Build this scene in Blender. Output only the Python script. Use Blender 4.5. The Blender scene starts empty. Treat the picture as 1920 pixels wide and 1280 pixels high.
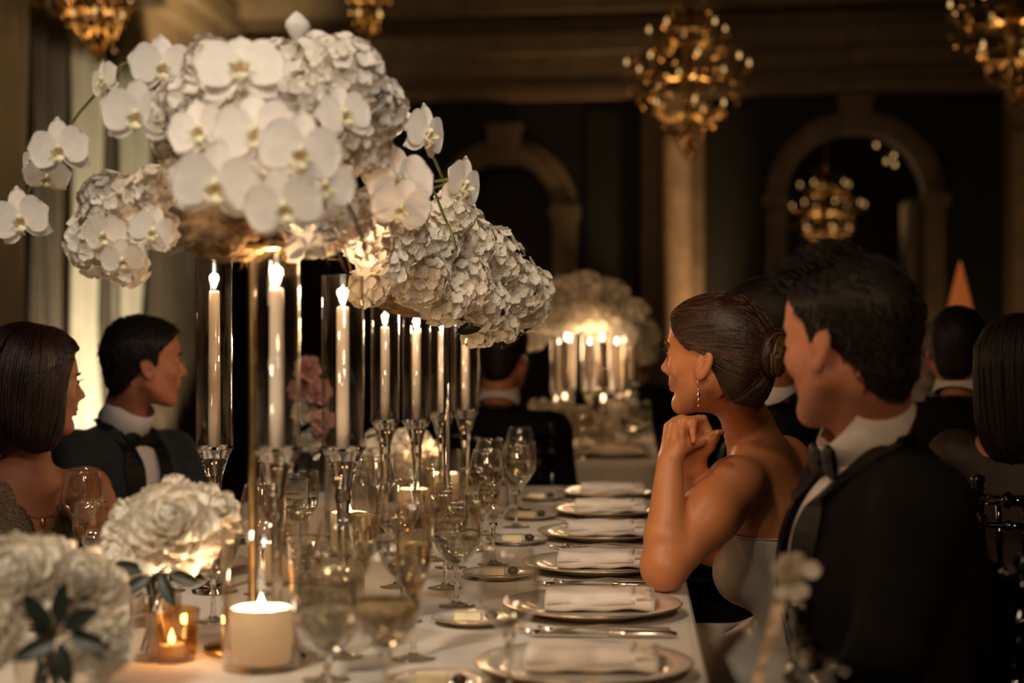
import bpy, math, random
import numpy as np
from mathutils import Vector, Matrix, Euler

random.seed(7)
RNG = np.random.RandomState(11)
SC = bpy.context.scene
COL = SC.collection
R = math.radians

# ------------------------------------------------------------------ camera
FPX = 3100.0                      # focal length in pixels of the 1920 wide frame
CAM = Vector((0.0, 0.0, 1.25))
YAW, PITCH = math.atan(223 / FPX), math.atan(20 / FPX)
cam_data = bpy.data.cameras.new('camera')
cam = bpy.data.objects.new('camera', cam_data)
COL.objects.link(cam)
cam.location = CAM
cam.rotation_euler = (math.pi / 2 - PITCH, 0, YAW)
cam_data.sensor_width = 36
cam_data.lens = 36 * FPX / 1920
cam_data.clip_start = 0.05
cam_data.dof.use_dof = True
cam_data.dof.focus_distance = 3.3
cam_data.dof.aperture_fstop = 2.3
SC.camera = cam

# ------------------------------------------------------------------ world, view, lights
wd = bpy.data.worlds.new('world')
SC.world = wd
wd.use_nodes = True
wd.node_tree.nodes['Background'].inputs[0].default_value = (1.0, 0.72, 0.45, 1)
wd.node_tree.nodes['Background'].inputs[1].default_value = 0.004
SC.view_settings.view_transform = 'Standard'
SC.view_settings.look = 'None'
SC.view_settings.exposure = 0.0
SC.view_settings.gamma = 1.0
SC.view_settings.use_curve_mapping = False
SC.cycles.use_denoising = True
SC.cycles.max_bounces = 8
SC.cycles.transparent_max_bounces = 28
SC.cycles.transmission_bounces = 8
SC.cycles.glossy_bounces = 5
SC.cycles.adaptive_threshold = 0.02
SC.cycles.sample_clamp_indirect = 6.0
SC.cycles.caustics_refractive = False
SC.cycles.caustics_reflective = False


def spot(name, loc, target, watts, color, size_deg, blend=0.6, radius=0.12):
    d = bpy.data.lights.new(name, 'SPOT')
    d.energy = watts
    d.color = color
    d.spot_size = R(size_deg)
    d.spot_blend = blend
    d.shadow_soft_size = radius
    o = bpy.data.objects.new(name, d)
    COL.objects.link(o)
    o.location = loc
    o.rotation_euler = (Vector(target) - Vector(loc)).to_track_quat('-Z', 'Y').to_euler()
    return o


def point(name, loc, watts, color, radius=0.01):
    d = bpy.data.lights.new(name, 'POINT')
    d.energy = watts
    d.color = color
    d.shadow_soft_size = radius
    o = bpy.data.objects.new(name, d)
    COL.objects.link(o)
    o.location = loc
    return o


WARM = (1.0, 0.60, 0.30)
FLAME = (1.0, 0.64, 0.35)
# unseen spots, added to brighten the flowers, the couple and the tables
spot('fill_spot_flowers', (0.7, -0.8, 3.6), (-0.62, 2.45, 1.5), 180, (1.0, 0.95, 0.89), 25, 0.7, 0.3)
spot('fill_spot_low_flowers', (-1.7, -0.8, 3.9), (-0.85, 2.3, 0.98), 600, (1.0, 0.84, 0.64), 24, 0.9, 0.3)
spot('fill_spot_flowers_far', (-0.1, -0.2, 4.2), (-0.35, 3.6, 1.35), 400, (1.0, 0.86, 0.68), 16, 0.8, 0.35)
spot('fill_spot_place_settings', (-1.3, 1.2, 4.2), (-0.1, 3.2, 0.8), 100, (1.0, 0.72, 0.47), 50, 0.9, 0.25)
spot('fill_spot_couple', (0.75, -1.6, 2.9), (0.22, 3.1, 0.95), 165, (1.0, 0.64, 0.36), 30, 0.8, 0.2)
spot('fill_spot_table_side', (-2.2, -0.4, 3.4), (0.25, 2.8, 1.0), 36, (1.0, 0.62, 0.32), 38, 0.8, 0.3)
spot('fill_spot_next_table', (-0.3, 4.6, 4.2), (-0.3, 7.3, 1.0), 110, WARM, 46, 0.8, 0.2)
spot('uplight_column', (1.0, 13.0, 0.1), (0.22, 13.9, 2.4), 190, (1.0, 0.60, 0.30), 40, 0.7, 0.05)
spot('uplight_arch', (2.7, 12.6, 0.1), (2.3, 14.0, 2.6), 16, (1.0, 0.62, 0.28), 60, 0.7, 0.05)
spot('uplight_arch_niche', (-1.7, 12.6, 0.1), (-1.0, 14.0, 2.4), 10, (1.0, 0.55, 0.25), 60, 0.7, 0.05)
spot('uplight_curtain', (-2.2, 9.3, 0.1), (-3.5, 10.4, 1.9), 300, (1.0, 0.84, 0.60), 75, 0.6, 0.06)
spot('uplight_curtain_far', (-2.95, 11.2, 0.1), (-3.5, 12.3, 2.6), 60, (1.0, 0.78, 0.50), 75, 0.6, 0.06)
spot('uplight_cornice', (-2.6, 12.0, 2.7), (-3.4, 12.8, 3.9), 130, (1.0, 0.70, 0.36), 80, 0.7, 0.06)
spot('wash_entablature', (1.0, 9.0, 4.2), (0.4, 14.0, 3.6), 13, (1.0, 0.66, 0.40), 70, 0.8, 0.1)

# ------------------------------------------------------------------ pixel helpers
FWD = Vector((-math.sin(YAW) * math.cos(PITCH), math.cos(YAW) * math.cos(PITCH), -math.sin(PITCH)))
RGT = Vector((math.cos(YAW), math.sin(YAW), 0))
UPV = RGT.cross(FWD)
TABLE_Z = 0.76


def ray(px, py):
    return FWD + RGT * ((px - 960) / FPX) + UPV * ((640 - py) / FPX)


def at(px, py, Y):
    d = ray(px, py)
    return CAM + d * (Y / d.y)


def on_z(px, py, z=TABLE_Z):
    d = ray(px, py)
    return CAM + d * ((z - CAM.z) / d.z)


def mpp(Y):
    return Y / FPX


# ------------------------------------------------------------------ materials
MATS = {}


def nodes_of(name):
    m = bpy.data.materials.new(name)
    m.use_nodes = True
    nt = m.node_tree
    return m, nt, nt.nodes, nt.links


def mat(name, col, rough=0.5, metal=0.0, var=0.12, scale=30.0, bump=0.0, bscale=80.0, spec=0.5,
        sss=0.0, transm=0.0, emit=None, estr=0.0, sheen=0.0, stretch=None, coat=0.0, transl=0.0, ior=1.45):
    m, nt, N, L = nodes_of(name)
    b = N['Principled BSDF']
    tc = N.new('ShaderNodeTexCoord')
    src = tc.outputs['Object']
    if stretch:
        mp = N.new('ShaderNodeMapping')
        mp.inputs['Scale'].default_value = stretch
        L.new(src, mp.inputs[0])
        src = mp.outputs[0]
    nz = N.new('ShaderNodeTexNoise')
    nz.inputs['Scale'].default_value = scale
    nz.inputs['Detail'].default_value = 3
    L.new(src, nz.inputs['Vector'])
    rp = N.new('ShaderNodeValToRGB')
    lo = [max(0, c * (1 - var)) for c in col]
    hi = [min(1, c * (1 + var)) for c in col]
    rp.color_ramp.elements[0].color = (*lo, 1)
    rp.color_ramp.elements[1].color = (*hi, 1)
    rp.color_ramp.elements[0].position = 0.3
    rp.color_ramp.elements[1].position = 0.7
    L.new(nz.outputs['Fac'], rp.inputs[0])
    L.new(rp.outputs[0], b.inputs['Base Color'])
    b.inputs['Roughness'].default_value = rough
    b.inputs['Metallic'].default_value = metal
    b.inputs['Specular IOR Level'].default_value = spec
    b.inputs['IOR'].default_value = ior
    b.inputs['Transmission Weight'].default_value = transm
    b.inputs['Coat Weight'].default_value = coat
    if sss:
        b.inputs['Subsurface Weight'].default_value = sss
        b.inputs['Subsurface Radius'].default_value = (0.02, 0.008, 0.004)
        b.inputs['Subsurface Scale'].default_value = 0.5
    if sheen:
        b.inputs['Sheen Weight'].default_value = sheen
    if emit:
        b.inputs['Emission Color'].default_value = (*emit, 1)
        b.inputs['Emission Strength'].default_value = estr
    if bump:
        nb = N.new('ShaderNodeTexNoise')
        nb.inputs['Scale'].default_value = bscale
        nb.inputs['Detail'].default_value = 4
        L.new(src, nb.inputs['Vector'])
        bp = N.new('ShaderNodeBump')
        bp.inputs['Strength'].default_value = bump
        bp.inputs['Distance'].default_value = 0.004
        L.new(nb.outputs['Fac'], bp.inputs['Height'])
        L.new(bp.outputs[0], b.inputs['Normal'])
    if transl:
        out = N['Material Output']
        tr = N.new('ShaderNodeBsdfTranslucent')
        L.new(rp.outputs[0], tr.inputs[0])
        mx = N.new('ShaderNodeMixShader')
        mx.inputs[0].default_value = transl
        L.new(b.outputs[0], mx.inputs[1])
        L.new(tr.outputs[0], mx.inputs[2])
        L.new(mx.outputs[0], out.inputs[0])
    MATS[name] = m
    return m


def thin_glass(name, tint=(0.97, 0.95, 0.92), strength=1.0, ior=1.5, base=0.0):
    m, nt, N, L = nodes_of(name)
    N.remove(N['Principled BSDF'])
    out = N['Material Output']
    # Schlick reflectance of a thin pane, the same from both of its sides
    ge = N.new('ShaderNodeNewGeometry')
    dt = N.new('ShaderNodeVectorMath')
    dt.operation = 'DOT_PRODUCT'
    L.new(ge.outputs['Incoming'], dt.inputs[0])
    L.new(ge.outputs['Normal'], dt.inputs[1])
    ab = N.new('ShaderNodeMath')
    ab.operation = 'ABSOLUTE'
    L.new(dt.outputs['Value'], ab.inputs[0])
    on = N.new('ShaderNodeMath')
    on.operation = 'SUBTRACT'
    on.inputs[0].default_value = 1.0
    L.new(ab.outputs[0], on.inputs[1])
    pw = N.new('ShaderNodeMath')
    pw.operation = 'POWER'
    pw.inputs[1].default_value = 3.0
    L.new(on.outputs[0], pw.inputs[0])
    f0 = ((ior - 1) / (ior + 1)) ** 2
    fr = N.new('ShaderNodeMath')
    fr.operation = 'MULTIPLY_ADD'
    fr.inputs[1].default_value = 1 - f0
    fr.inputs[2].default_value = f0
    L.new(pw.outputs[0], fr.inputs[0])
    nz = N.new('ShaderNodeTexNoise')
    nz.inputs['Scale'].default_value = 35
    tcn = N.new('ShaderNodeTexCoord')
    L.new(tcn.outputs['Object'], nz.inputs['Vector'])
    bp = N.new('ShaderNodeBump')
    bp.inputs['Strength'].default_value = 0.12
    bp.inputs['Distance'].default_value = 0.002
    L.new(nz.outputs['Fac'], bp.inputs['Height'])
    mul = N.new('ShaderNodeMath')
    mul.operation = 'MULTIPLY_ADD'
    mul.inputs[1].default_value = strength
    mul.inputs[2].default_value = base
    mul.use_clamp = True
    L.new(fr.outputs[0], mul.inputs[0])
    t = N.new('ShaderNodeBsdfTransparent')
    t.inputs[0].default_value = (*tint, 1)
    g = N.new('ShaderNodeBsdfGlossy')
    g.inputs['Color'].default_value = (1, 1, 1, 1)
    g.inputs['Roughness'].default_value = 0.03
    L.new(bp.outputs[0], g.inputs['Normal'])
    mx = N.new('ShaderNodeMixShader')
    L.new(mul.outputs[0], mx.inputs[0])
    L.new(t.outputs[0], mx.inputs[1])
    L.new(g.outputs[0], mx.inputs[2])
    L.new(mx.outputs[0], out.inputs[0])
    MATS[name] = m
    return m


def emis(name, col, strength):
    m, nt, N, L = nodes_of(name)
    N.remove(N['Principled BSDF'])
    e = N.new('ShaderNodeEmission')
    tcn = N.new('ShaderNodeTexCoord')
    nz = N.new('ShaderNodeTexNoise')
    nz.inputs['Scale'].default_value = 20
    L.new(tcn.outputs['Object'], nz.inputs['Vector'])
    rp = N.new('ShaderNodeValToRGB')
    rp.color_ramp.elements[0].color = (*[c * 0.95 for c in col], 1)
    rp.color_ramp.elements[1].color = (*col, 1)
    L.new(nz.outputs['Fac'], rp.inputs[0])
    L.new(rp.outputs[0], e.inputs[0])
    e.inputs[1].default_value = strength
    L.new(e.outputs[0], N['Material Output'].inputs[0])
    MATS[name] = m
    return m


thin_glass('clear_glass')
thin_glass('goblet_glass', (0.96, 0.94, 0.90), 1.0, 1.6, 0.01)
thin_glass('amber_glass', (0.95, 0.72, 0.42), 1.2, 1.6, 0.04)
thin_glass('resin', (0.22, 0.17, 0.13), 1.0, 1.6, 0.05)
mat('crystal_drop', (0.60, 0.38, 0.15), 0.22, 0.85, var=0.4, scale=60)
mat('crystal', (0.98, 0.96, 0.93), 0.02, transm=1.0, var=0.01, ior=1.5)
mat('wine', (0.92, 0.82, 0.60), 0.02, transm=1.0, var=0.02, ior=1.33)
mat('water', (0.9, 0.92, 0.88), 0.02, transm=1.0, var=0.01, ior=1.33)
mat('petal_white', (0.88, 0.83, 0.77), 0.55, var=0.04, scale=60, bump=0.12, bscale=160, transl=0.22, spec=0.25)
mat('petal_soft', (0.86, 0.80, 0.72), 0.6, var=0.08, scale=50, bump=0.1, transl=0.25, spec=0.2)
mat('petal_cream', (0.87, 0.81, 0.70), 0.65, var=0.08, scale=40, bump=0.1, transl=0.35, spec=0.2)
mat('petal_pink', (0.72, 0.42, 0.38), 0.6, var=0.15, scale=40, transl=0.2, spec=0.2)
mat('orchid_lip', (0.88, 0.76, 0.50), 0.5, var=0.35, scale=70, transl=0.1, spec=0.3)
mat('orchid_throat', (0.62, 0.30, 0.10), 0.5, var=0.3, scale=80)
mat('leaf_dark', (0.010, 0.015, 0.007), 0.45, var=0.3, scale=30)
mat('stem_dark', (0.035, 0.028, 0.016), 0.6, var=0.3)
mat('stem_green', (0.16, 0.19, 0.06), 0.5, var=0.25)
mat('moss', (0.20, 0.11, 0.045), 0.9, var=0.6, scale=45, bump=1.0, bscale=60)
mat('wax', (0.85, 0.76, 0.66), 0.4, var=0.03, sss=0.4, spec=0.4)
mat('pillar_wax', (0.95, 0.86, 0.70), 0.5, var=0.03, transl=0.6, spec=0.2)
mat('wick', (0.02, 0.015, 0.01), 0.8)
emis('flame', (1.0, 0.86, 0.66), 14.0)
emis('bulb', (1.0, 0.58, 0.22), 1.3)
mat('gold', (0.75, 0.52, 0.22), 0.28, 1.0, var=0.2)
mat('gold_dark', (0.36, 0.24, 0.10), 0.35, 1.0, var=0.3)
mat('silver', (0.72, 0.66, 0.58), 0.18, 1.0, var=0.08)
mat('cloth', (0.66, 0.60, 0.53), 0.85, var=0.05, scale=14, bump=0.25, bscale=420, sheen=0.2)
mat('napkin', (0.76, 0.68, 0.60), 0.8, var=0.05, scale=20, bump=0.3, bscale=350)
mat('porcelain', (0.72, 0.66, 0.58), 0.18, var=0.03, coat=0.4)
mat('butter', (0.82, 0.70, 0.45), 0.5, var=0.08)
mat('olive', (0.06, 0.03, 0.015), 0.35, var=0.4)
mat('skin_tan', (0.63, 0.245, 0.100), 0.40, var=0.07, scale=22, sss=0.12, bump=0.05, bscale=300)
mat('skin_ruddy', (0.50, 0.195, 0.105), 0.5, var=0.1, scale=18, sss=0.1, bump=0.05, bscale=300)
mat('skin_mid', (0.44, 0.19, 0.11), 0.5, var=0.08, scale=20, sss=0.1)
mat('skin_pale', (0.70, 0.58, 0.50), 0.5, var=0.1, scale=20)
mat('lips', (0.42, 0.15, 0.11), 0.35, var=0.1)
mat('eye_white', (0.35, 0.30, 0.26), 0.15, var=0.02)
mat('lash', (0.008, 0.006, 0.005), 0.6)
mat('hair_brown', (0.032, 0.013, 0.006), 0.34, var=0.45, scale=30, bump=0.35, bscale=240, spec=0.55)
mat('hair_highlight', (0.085, 0.038, 0.016), 0.32, var=0.4, scale=60, spec=0.6)
mat('hair_bun_lit', (0.15, 0.075, 0.032), 0.34, var=0.5, scale=60, spec=0.6)  # lighter copy of the brown hair, light on the bun put into its colour
mat('hair_auburn', (0.020, 0.007, 0.004), 0.38, var=0.5, scale=25, bump=0.3, bscale=150, spec=0.5)
mat('hair_black', (0.012, 0.008, 0.006), 0.5, var=0.5, scale=50, bump=0.4, bscale=200, spec=0.35)
mat('hair_grey', (0.55, 0.50, 0.44), 0.5, var=0.3)
mat('suit_black', (0.0058, 0.0054, 0.005), 0.8, var=0.2, scale=40, bump=0.2, bscale=500, spec=0.15)
mat('suit_blue', (0.020, 0.023, 0.026), 0.75, var=0.2, scale=40, bump=0.2, bscale=500, sheen=0.1, spec=0.25)
mat('satin_black', (0.005, 0.0046, 0.0042), 0.5, var=0.15, spec=0.22)
mat('shirt_white', (0.66, 0.60, 0.58), 0.75, var=0.04, bump=0.15, bscale=300)
mat('dress_satin', (0.64, 0.56, 0.47), 0.36, var=0.06, scale=12, bump=0.2, bscale=24, spec=0.5, sheen=0.2)
mat('dress_sequin', (0.17, 0.12, 0.075), 0.35, 0.5, var=0.7, scale=220, bump=0.8, bscale=260)
mat('dress_dark', (0.025, 0.015, 0.012), 0.6, var=0.3)
mat('lace', (0.70, 0.55, 0.42), 0.7, var=0.35, scale=45)
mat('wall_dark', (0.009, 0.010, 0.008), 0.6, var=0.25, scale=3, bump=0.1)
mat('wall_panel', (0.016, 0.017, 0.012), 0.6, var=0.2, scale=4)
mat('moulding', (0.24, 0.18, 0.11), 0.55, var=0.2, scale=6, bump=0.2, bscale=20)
mat('stone', (0.42, 0.31, 0.20), 0.5, var=0.18, scale=7, bump=0.2, bscale=14)
mat('plaster', (0.10, 0.075, 0.05), 0.8, var=0.2, scale=5)
mat('carpet', (0.05, 0.028, 0.018), 0.95, var=0.5, scale=12, bump=0.4)
mat('drape', (0.66, 0.60, 0.46), 0.7, var=0.08, scale=5, bump=0.1, transl=0.12)
mat('drape_dark', (0.10, 0.075, 0.05), 0.8, var=0.15, scale=5)
mat('glass_black', (0.012, 0.012, 0.011), 0.45, var=0.2, spec=0.6)
mat('lamp_orange', (0.75, 0.22, 0.06), 0.6, var=0.12, emit=(1.0, 0.24, 0.05), estr=0.22)
# ------------------------------------------------------------------ mesh helpers
class MB:
    def __init__(s):
        s.v, s.f = [], []

    def add(s, verts, faces):
        o = len(s.v)
        s.v.extend([tuple(p) for p in verts])
        s.f.extend([tuple(i + o for i in f) for f in faces])
        return s

    def box(s, c, h, rot=None):
        c = Vector(c)
        vs = []
        for x in (-1, 1):
            for y in (-1, 1):
                for z in (-1, 1):
                    p = Vector((x * h[0], y * h[1], z * h[2]))
                    if rot is not None:
                        p = rot @ p
                    vs.append(c + p)
        return s.add(vs, [(0, 1, 3, 2), (4, 6, 7, 5), (0, 4, 5, 1), (2, 3, 7, 6), (0, 2, 6, 4), (1, 5, 7, 3)])

    def lathe(s, prof, n=24, c=(0, 0, 0), ribs=0, ribamp=0.0, axis=None):
        """prof: (radius, z) pairs; closed at ends when the radius is 0"""
        c = Vector(c)
        vs, fs = [], []
        m = len(prof)
        for (r, z) in prof:
            for k in range(n):
                a = 2 * math.pi * k / n
                rr = r * (1 + ribamp * math.cos(ribs * a)) if ribs else r
                p = Vector((rr * math.cos(a), rr * math.sin(a), z))
                if axis is not None:
                    p = axis @ p
                vs.append(c + p)
        for i in range(m - 1):
            for k in range(n):
                k2 = (k + 1) % n
                fs.append((i * n + k, i * n + k2, (i + 1) * n + k2, (i + 1) * n + k))
        return s.add(vs, fs)

    def tube(s, path, rad, n=6, cap=True):
        P = [Vector(p) for p in path]
        m = len(P)
        rad = [rad] * m if isinstance(rad, (int, float)) else rad
        t0 = (P[1] - P[0]).normalized()
        u = t0.orthogonal().normalized()
        vs, fs = [], []
        for i in range(m):
            t = (P[min(i + 1, m - 1)] - P[max(i - 1, 0)])
            t = t.normalized() if t.length > 1e-9 else t0
            u = (u - t * u.dot(t))
            u = u.normalized() if u.length > 1e-9 else t.orthogonal().normalized()
            w = t.cross(u)
            for k in range(n):
                a = 2 * math.pi * k / n
                vs.append(P[i] + (u * math.cos(a) + w * math.sin(a)) * rad[i])
        for i in range(m - 1):
            for k in range(n):
                k2 = (k + 1) % n
                fs.append((i * n + k, i * n + k2, (i + 1) * n + k2, (i + 1) * n + k))
        if cap:
            fs.append(tuple(reversed(range(n))))
            fs.append(tuple(range((m - 1) * n, m * n)))
        return s.add(vs, fs)

    def ball(s, c, r, n=10, sq=(1, 1, 1), rot=None):
        prof = []
        m = max(4, n // 2)
        c = Vector(c)
        vs, fs = [], []
        for i in range(m + 1):
            th = math.pi * i / m
            for k in range(n):
                a = 2 * math.pi * k / n
                p = Vector((r * sq[0] * math.sin(th) * math.cos(a), r * sq[1] * math.sin(th) * math.sin(a), -r * sq[2] * math.cos(th)))
                if rot is not None:
                    p = rot @ p
                vs.append(c + p)
        for i in range(m):
            for k in range(n):
                k2 = (k + 1) % n
                fs.append((i * n + k, i * n + k2, (i + 1) * n + k2, (i + 1) * n + k))
        return s.add(vs, fs)

    def grid(s, fn, nu, nv):
        vs = [fn(i / nu, j / nv) for i in range(nu + 1) for j in range(nv + 1)]
        fs = []
        for i in range(nu):
            for j in range(nv):
                a = i * (nv + 1) + j
                fs.append((a, a + nv + 1, a + nv + 2, a + 1))
        return s.add(vs, fs)

    def inst(s, base, mats):
        for M in mats:
            s.add([M @ Vector(p) for p in base.v], base.f)
        return s

    def mesh(s, name, smooth=True, merge=False):
        me = bpy.data.meshes.new(name)
        me.from_pydata(s.v, [], s.f)
        if smooth:
            me.polygons.foreach_set('use_smooth', [True] * len(me.polygons))
        me.update()
        return me


def link(name, mesh, material=None, parent=None, M=None):
    o = bpy.data.objects.new(name, mesh)
    COL.objects.link(o)
    if mesh is not None and material is not None and len(mesh.materials) == 0:
        mesh.materials.append(MATS[material] if isinstance(material, str) else material)
    if parent is not None:
        o.parent = parent
    if M is not None:
        o.matrix_basis = M
    return o


def tag(o, label, cat, group=None):
    o['label'] = label
    o['category'] = cat
    if group:
        o['group'] = group
    return o


def thing(name, label, cat, loc=(0, 0, 0), rz=0.0, group=None):
    o = bpy.data.objects.new(name, None)
    COL.objects.link(o)
    o.empty_display_size = 0.05
    o.location = loc
    o.rotation_euler = (0, 0, rz)
    return tag(o, label, cat, group)


def struct(name, mb, material, loc=(0, 0, 0), rz=0.0, smooth=False, parent=None):
    o = link(name, mb.mesh(name, smooth), material, parent)
    o.location = loc
    o.rotation_euler = (0, 0, rz)
    if parent is None:
        o['kind'] = 'structure'
    return o


def wpart(name, mb, material, parent, smooth=True, stuff=False):
    """a part whose mesh is given in world coordinates, under an unrotated thing (or a part of one)"""
    off = Vector((0, 0, 0))
    p = parent
    while p is not None:
        off = off + p.location
        p = p.parent
    me = mb.mesh(name, smooth) if isinstance(mb, MB) else mb
    me.transform(Matrix.Translation(-off))
    o = link(name, me, material, parent)
    if stuff:
        o['kind'] = 'stuff'
    return o


def copy_tree(o, parent=None):
    c = o.copy()
    COL.objects.link(c)
    c.parent = parent
    for ch in list(o.children):
        copy_tree(ch, c)
    return c


def basis(zdir, updir=(0, 0, 1), roll=0.0):
    """rotation matrix: local +z to zdir, local +y as near updir as it can be"""
    z = Vector(zdir).normalized()
    u = Vector(updir)
    x = u.cross(z)
    if x.length < 1e-5:
        x = Vector((1, 0, 0)).cross(z)
    x.normalize()
    y = z.cross(x)
    M = Matrix((x, y, z)).transposed()
    if roll:
        M = M @ Matrix.Rotation(roll, 3, 'Z')
    return M


def place(loc, R3=None, s=1.0):
    M = Matrix.Translation(Vector(loc))
    if R3 is not None:
        M = M @ R3.to_4x4()
    return M @ Matrix.Diagonal((s, s, s, 1))


# ------------------------------------------------------------------ smooth solid modelling
class Solid:
    """a blended solid sampled on a grid, turned into one continuous mesh"""

    def __init__(s, lo, hi, h):
        s.lo = np.array(lo, np.float32)
        s.h = h
        s.n = np.maximum(4, np.ceil((np.array(hi) - np.array(lo)) / h).astype(int) + 1)
        s.F = np.full(tuple(s.n), 0.5, np.float32)

    def block(s, lo, hi):
        a = np.clip(np.floor((np.array(lo) - s.lo) / s.h).astype(int), 0, s.n)
        b = np.clip(np.ceil((np.array(hi) - s.lo) / s.h).astype(int) + 1, 0, s.n)
        if np.any(b <= a):
            return None
        ax = [s.lo[i] + s.h * np.arange(a[i], b[i], dtype=np.float32) for i in range(3)]
        X, Y, Z = np.meshgrid(*ax, indexing='ij', sparse=True)
        return (slice(a[0], b[0]), slice(a[1], b[1]), slice(a[2], b[2])), X, Y, Z

    def put(s, sl, d, k, op):
        F = s.F[sl]
        if op == 'u':
            if k > 0:
                hh = np.clip(0.5 + 0.5 * (F - d) / k, 0, 1)
                s.F[sl] = F * (1 - hh) + d * hh - k * hh * (1 - hh)
            else:
                s.F[sl] = np.minimum(F, d)
        else:
            d = -d
            k = max(k, 1e-5)
            hh = np.clip(0.5 - 0.5 * (F - d) / k, 0, 1)
            s.F[sl] = F * (1 - hh) + d * hh + k * hh * (1 - hh)

    def rc(s, a, b, ra, rb=None, k=0.01, op='u', g=0.0):
        rb = ra if rb is None else rb
        ra, rb = ra + g, rb + g
        a, b = np.array(a, np.float32), np.array(b, np.float32)
        m = max(ra, rb) + 2.5 * k + 4 * s.h
        r = s.block(np.minimum(a, b) - m, np.maximum(a, b) + m)
        if r is None:
            return s
        sl, X, Y, Z = r
        ba = b - a
        L2 = max(float(ba @ ba), 1e-9)
        t = np.clip(((X - a[0]) * ba[0] + (Y - a[1]) * ba[1] + (Z - a[2]) * ba[2]) / L2, 0, 1)
        d = np.sqrt((X - a[0] - t * ba[0]) ** 2 + (Y - a[1] - t * ba[1]) ** 2 + (Z - a[2] - t * ba[2]) ** 2) - (ra + (rb - ra) * t)
        s.put(sl, d, k, op)
        return s

    def chain(s, pts, rads, k=0.01, op='u', g=0.0):
        for i in range(len(pts) - 1):
            s.rc(pts[i], pts[i + 1], rads[i], rads[i + 1], k, op, g)
        return s

    def ell(s, c, rad, R3=None, k=0.01, op='u', g=0.0):
        c = np.array(c, np.float32)
        rad = np.array(rad, np.float32) + g
        Rm = np.array(R3, np.float32) if R3 is not None else np.eye(3, dtype=np.float32)
        m = float(rad.max()) + 2.5 * k + 4 * s.h
        r = s.block(c - m, c + m)
        if r is None:
            return s
        sl, X, Y, Z = r
        X, Y, Z = X - c[0], Y - c[1], Z - c[2]
        q = [(X * Rm[0, i] + Y * Rm[1, i] + Z * Rm[2, i]) / rad[i] for i in range(3)]
        k0 = np.sqrt(q[0] ** 2 + q[1] ** 2 + q[2] ** 2)
        k1 = np.sqrt((q[0] / rad[0]) ** 2 + (q[1] / rad[1]) ** 2 + (q[2] / rad[2]) ** 2) + 1e-6
        s.put(sl, k0 * (k0 - 1) / k1, k, op)
        return s

    def cut(s, p, n, k=0.004):
        """remove what lies on the side n points to"""
        n = np.array(Vector(n).normalized(), np.float32)
        p = np.array(p, np.float32)
        sl, X, Y, Z = s.block(s.lo, s.lo + s.h * s.n)
        d = (X - p[0]) * n[0] + (Y - p[1]) * n[1] + (Z - p[2]) * n[2]
        s.put(sl, -d, k, 's')
        return s

    def fn(s, f, M, k=0.004, op='s'):
        """subtract (or join) the solid f(x,y,z) <= 0 given in the local frame M"""
        Mi = np.array(M.inverted(), np.float32)
        sl, X, Y, Z = s.block(s.lo, s.lo + s.h * s.n)
        q = [X * Mi[i, 0] + Y * Mi[i, 1] + Z * Mi[i, 2] + Mi[i, 3] for i in range(3)]
        s.put(sl, f(*q), k, op)
        return s

    def val(s, p):
        q = (np.asarray(p, np.float64) - s.lo) / s.h
        q = np.clip(q, 0, s.n - 1.001)
        i = np.floor(q).astype(int)
        f = q - i
        o = 0
        for dx in (0, 1):
            for dy in (0, 1):
                for dz in (0, 1):
                    w = (f[..., 0] if dx else 1 - f[..., 0]) * (f[..., 1] if dy else 1 - f[..., 1]) * (f[..., 2] if dz else 1 - f[..., 2])
                    o = o + w * s.F[i[..., 0] + dx, i[..., 1] + dy, i[..., 2] + dz]
        return o

    def grad(s, p):
        e = s.h
        p = np.asarray(p, np.float64)
        g = np.stack([s.val(p + np.eye(3)[i] * e) - s.val(p - np.eye(3)[i] * e) for i in range(3)], -1)
        return g / (np.linalg.norm(g, axis=-1, keepdims=True) + 1e-9)

    def project(s, p, off=0.0, it=8):
        p = np.array(p, np.float64)
        for _ in range(it):
            p = p - s.grad(p) * (s.val(p) - off)[..., None] * 0.9
        return p

    def mesh(s, name):
        F = s.F
        n = s.n
        neg = F < 0
        c = [(i, j, k) for i in (0, 1) for j in (0, 1) for k in (0, 1)]
        m = n - 1
        cnt = np.zeros(tuple(m), np.int8)
        for (i, j, k) in c:
            cnt += neg[i:i + m[0], j:j + m[1], k:k + m[2]]
        act = (cnt > 0) & (cnt < 8)
        idx = np.full(tuple(m), -1, np.int64)
        cells = np.argwhere(act)
        idx[act] = np.arange(len(cells))
        sumv = np.zeros((len(cells), 3))
        num = np.zeros(len(cells))
        edges = [(a, b) for a in c for b in c if sum(abs(a[i] - b[i]) for i in range(3)) == 1 and a < b]
        for a, b in edges:
            fa = F[cells[:, 0] + a[0], cells[:, 1] + a[1], cells[:, 2] + a[2]]
            fb = F[cells[:, 0] + b[0], cells[:, 1] + b[1], cells[:, 2] + b[2]]
            x = (fa < 0) != (fb < 0)
            t = np.where(x, fa / np.where(x, fa - fb, 1), 0)
            pa = np.array(a)
            pb = np.array(b)
            sumv += np.where(x[:, None], pa + t[:, None] * (pb - pa), 0)
            num += x
        V = s.lo + s.h * (cells + sumv / num[:, None])
        Q = []
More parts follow.
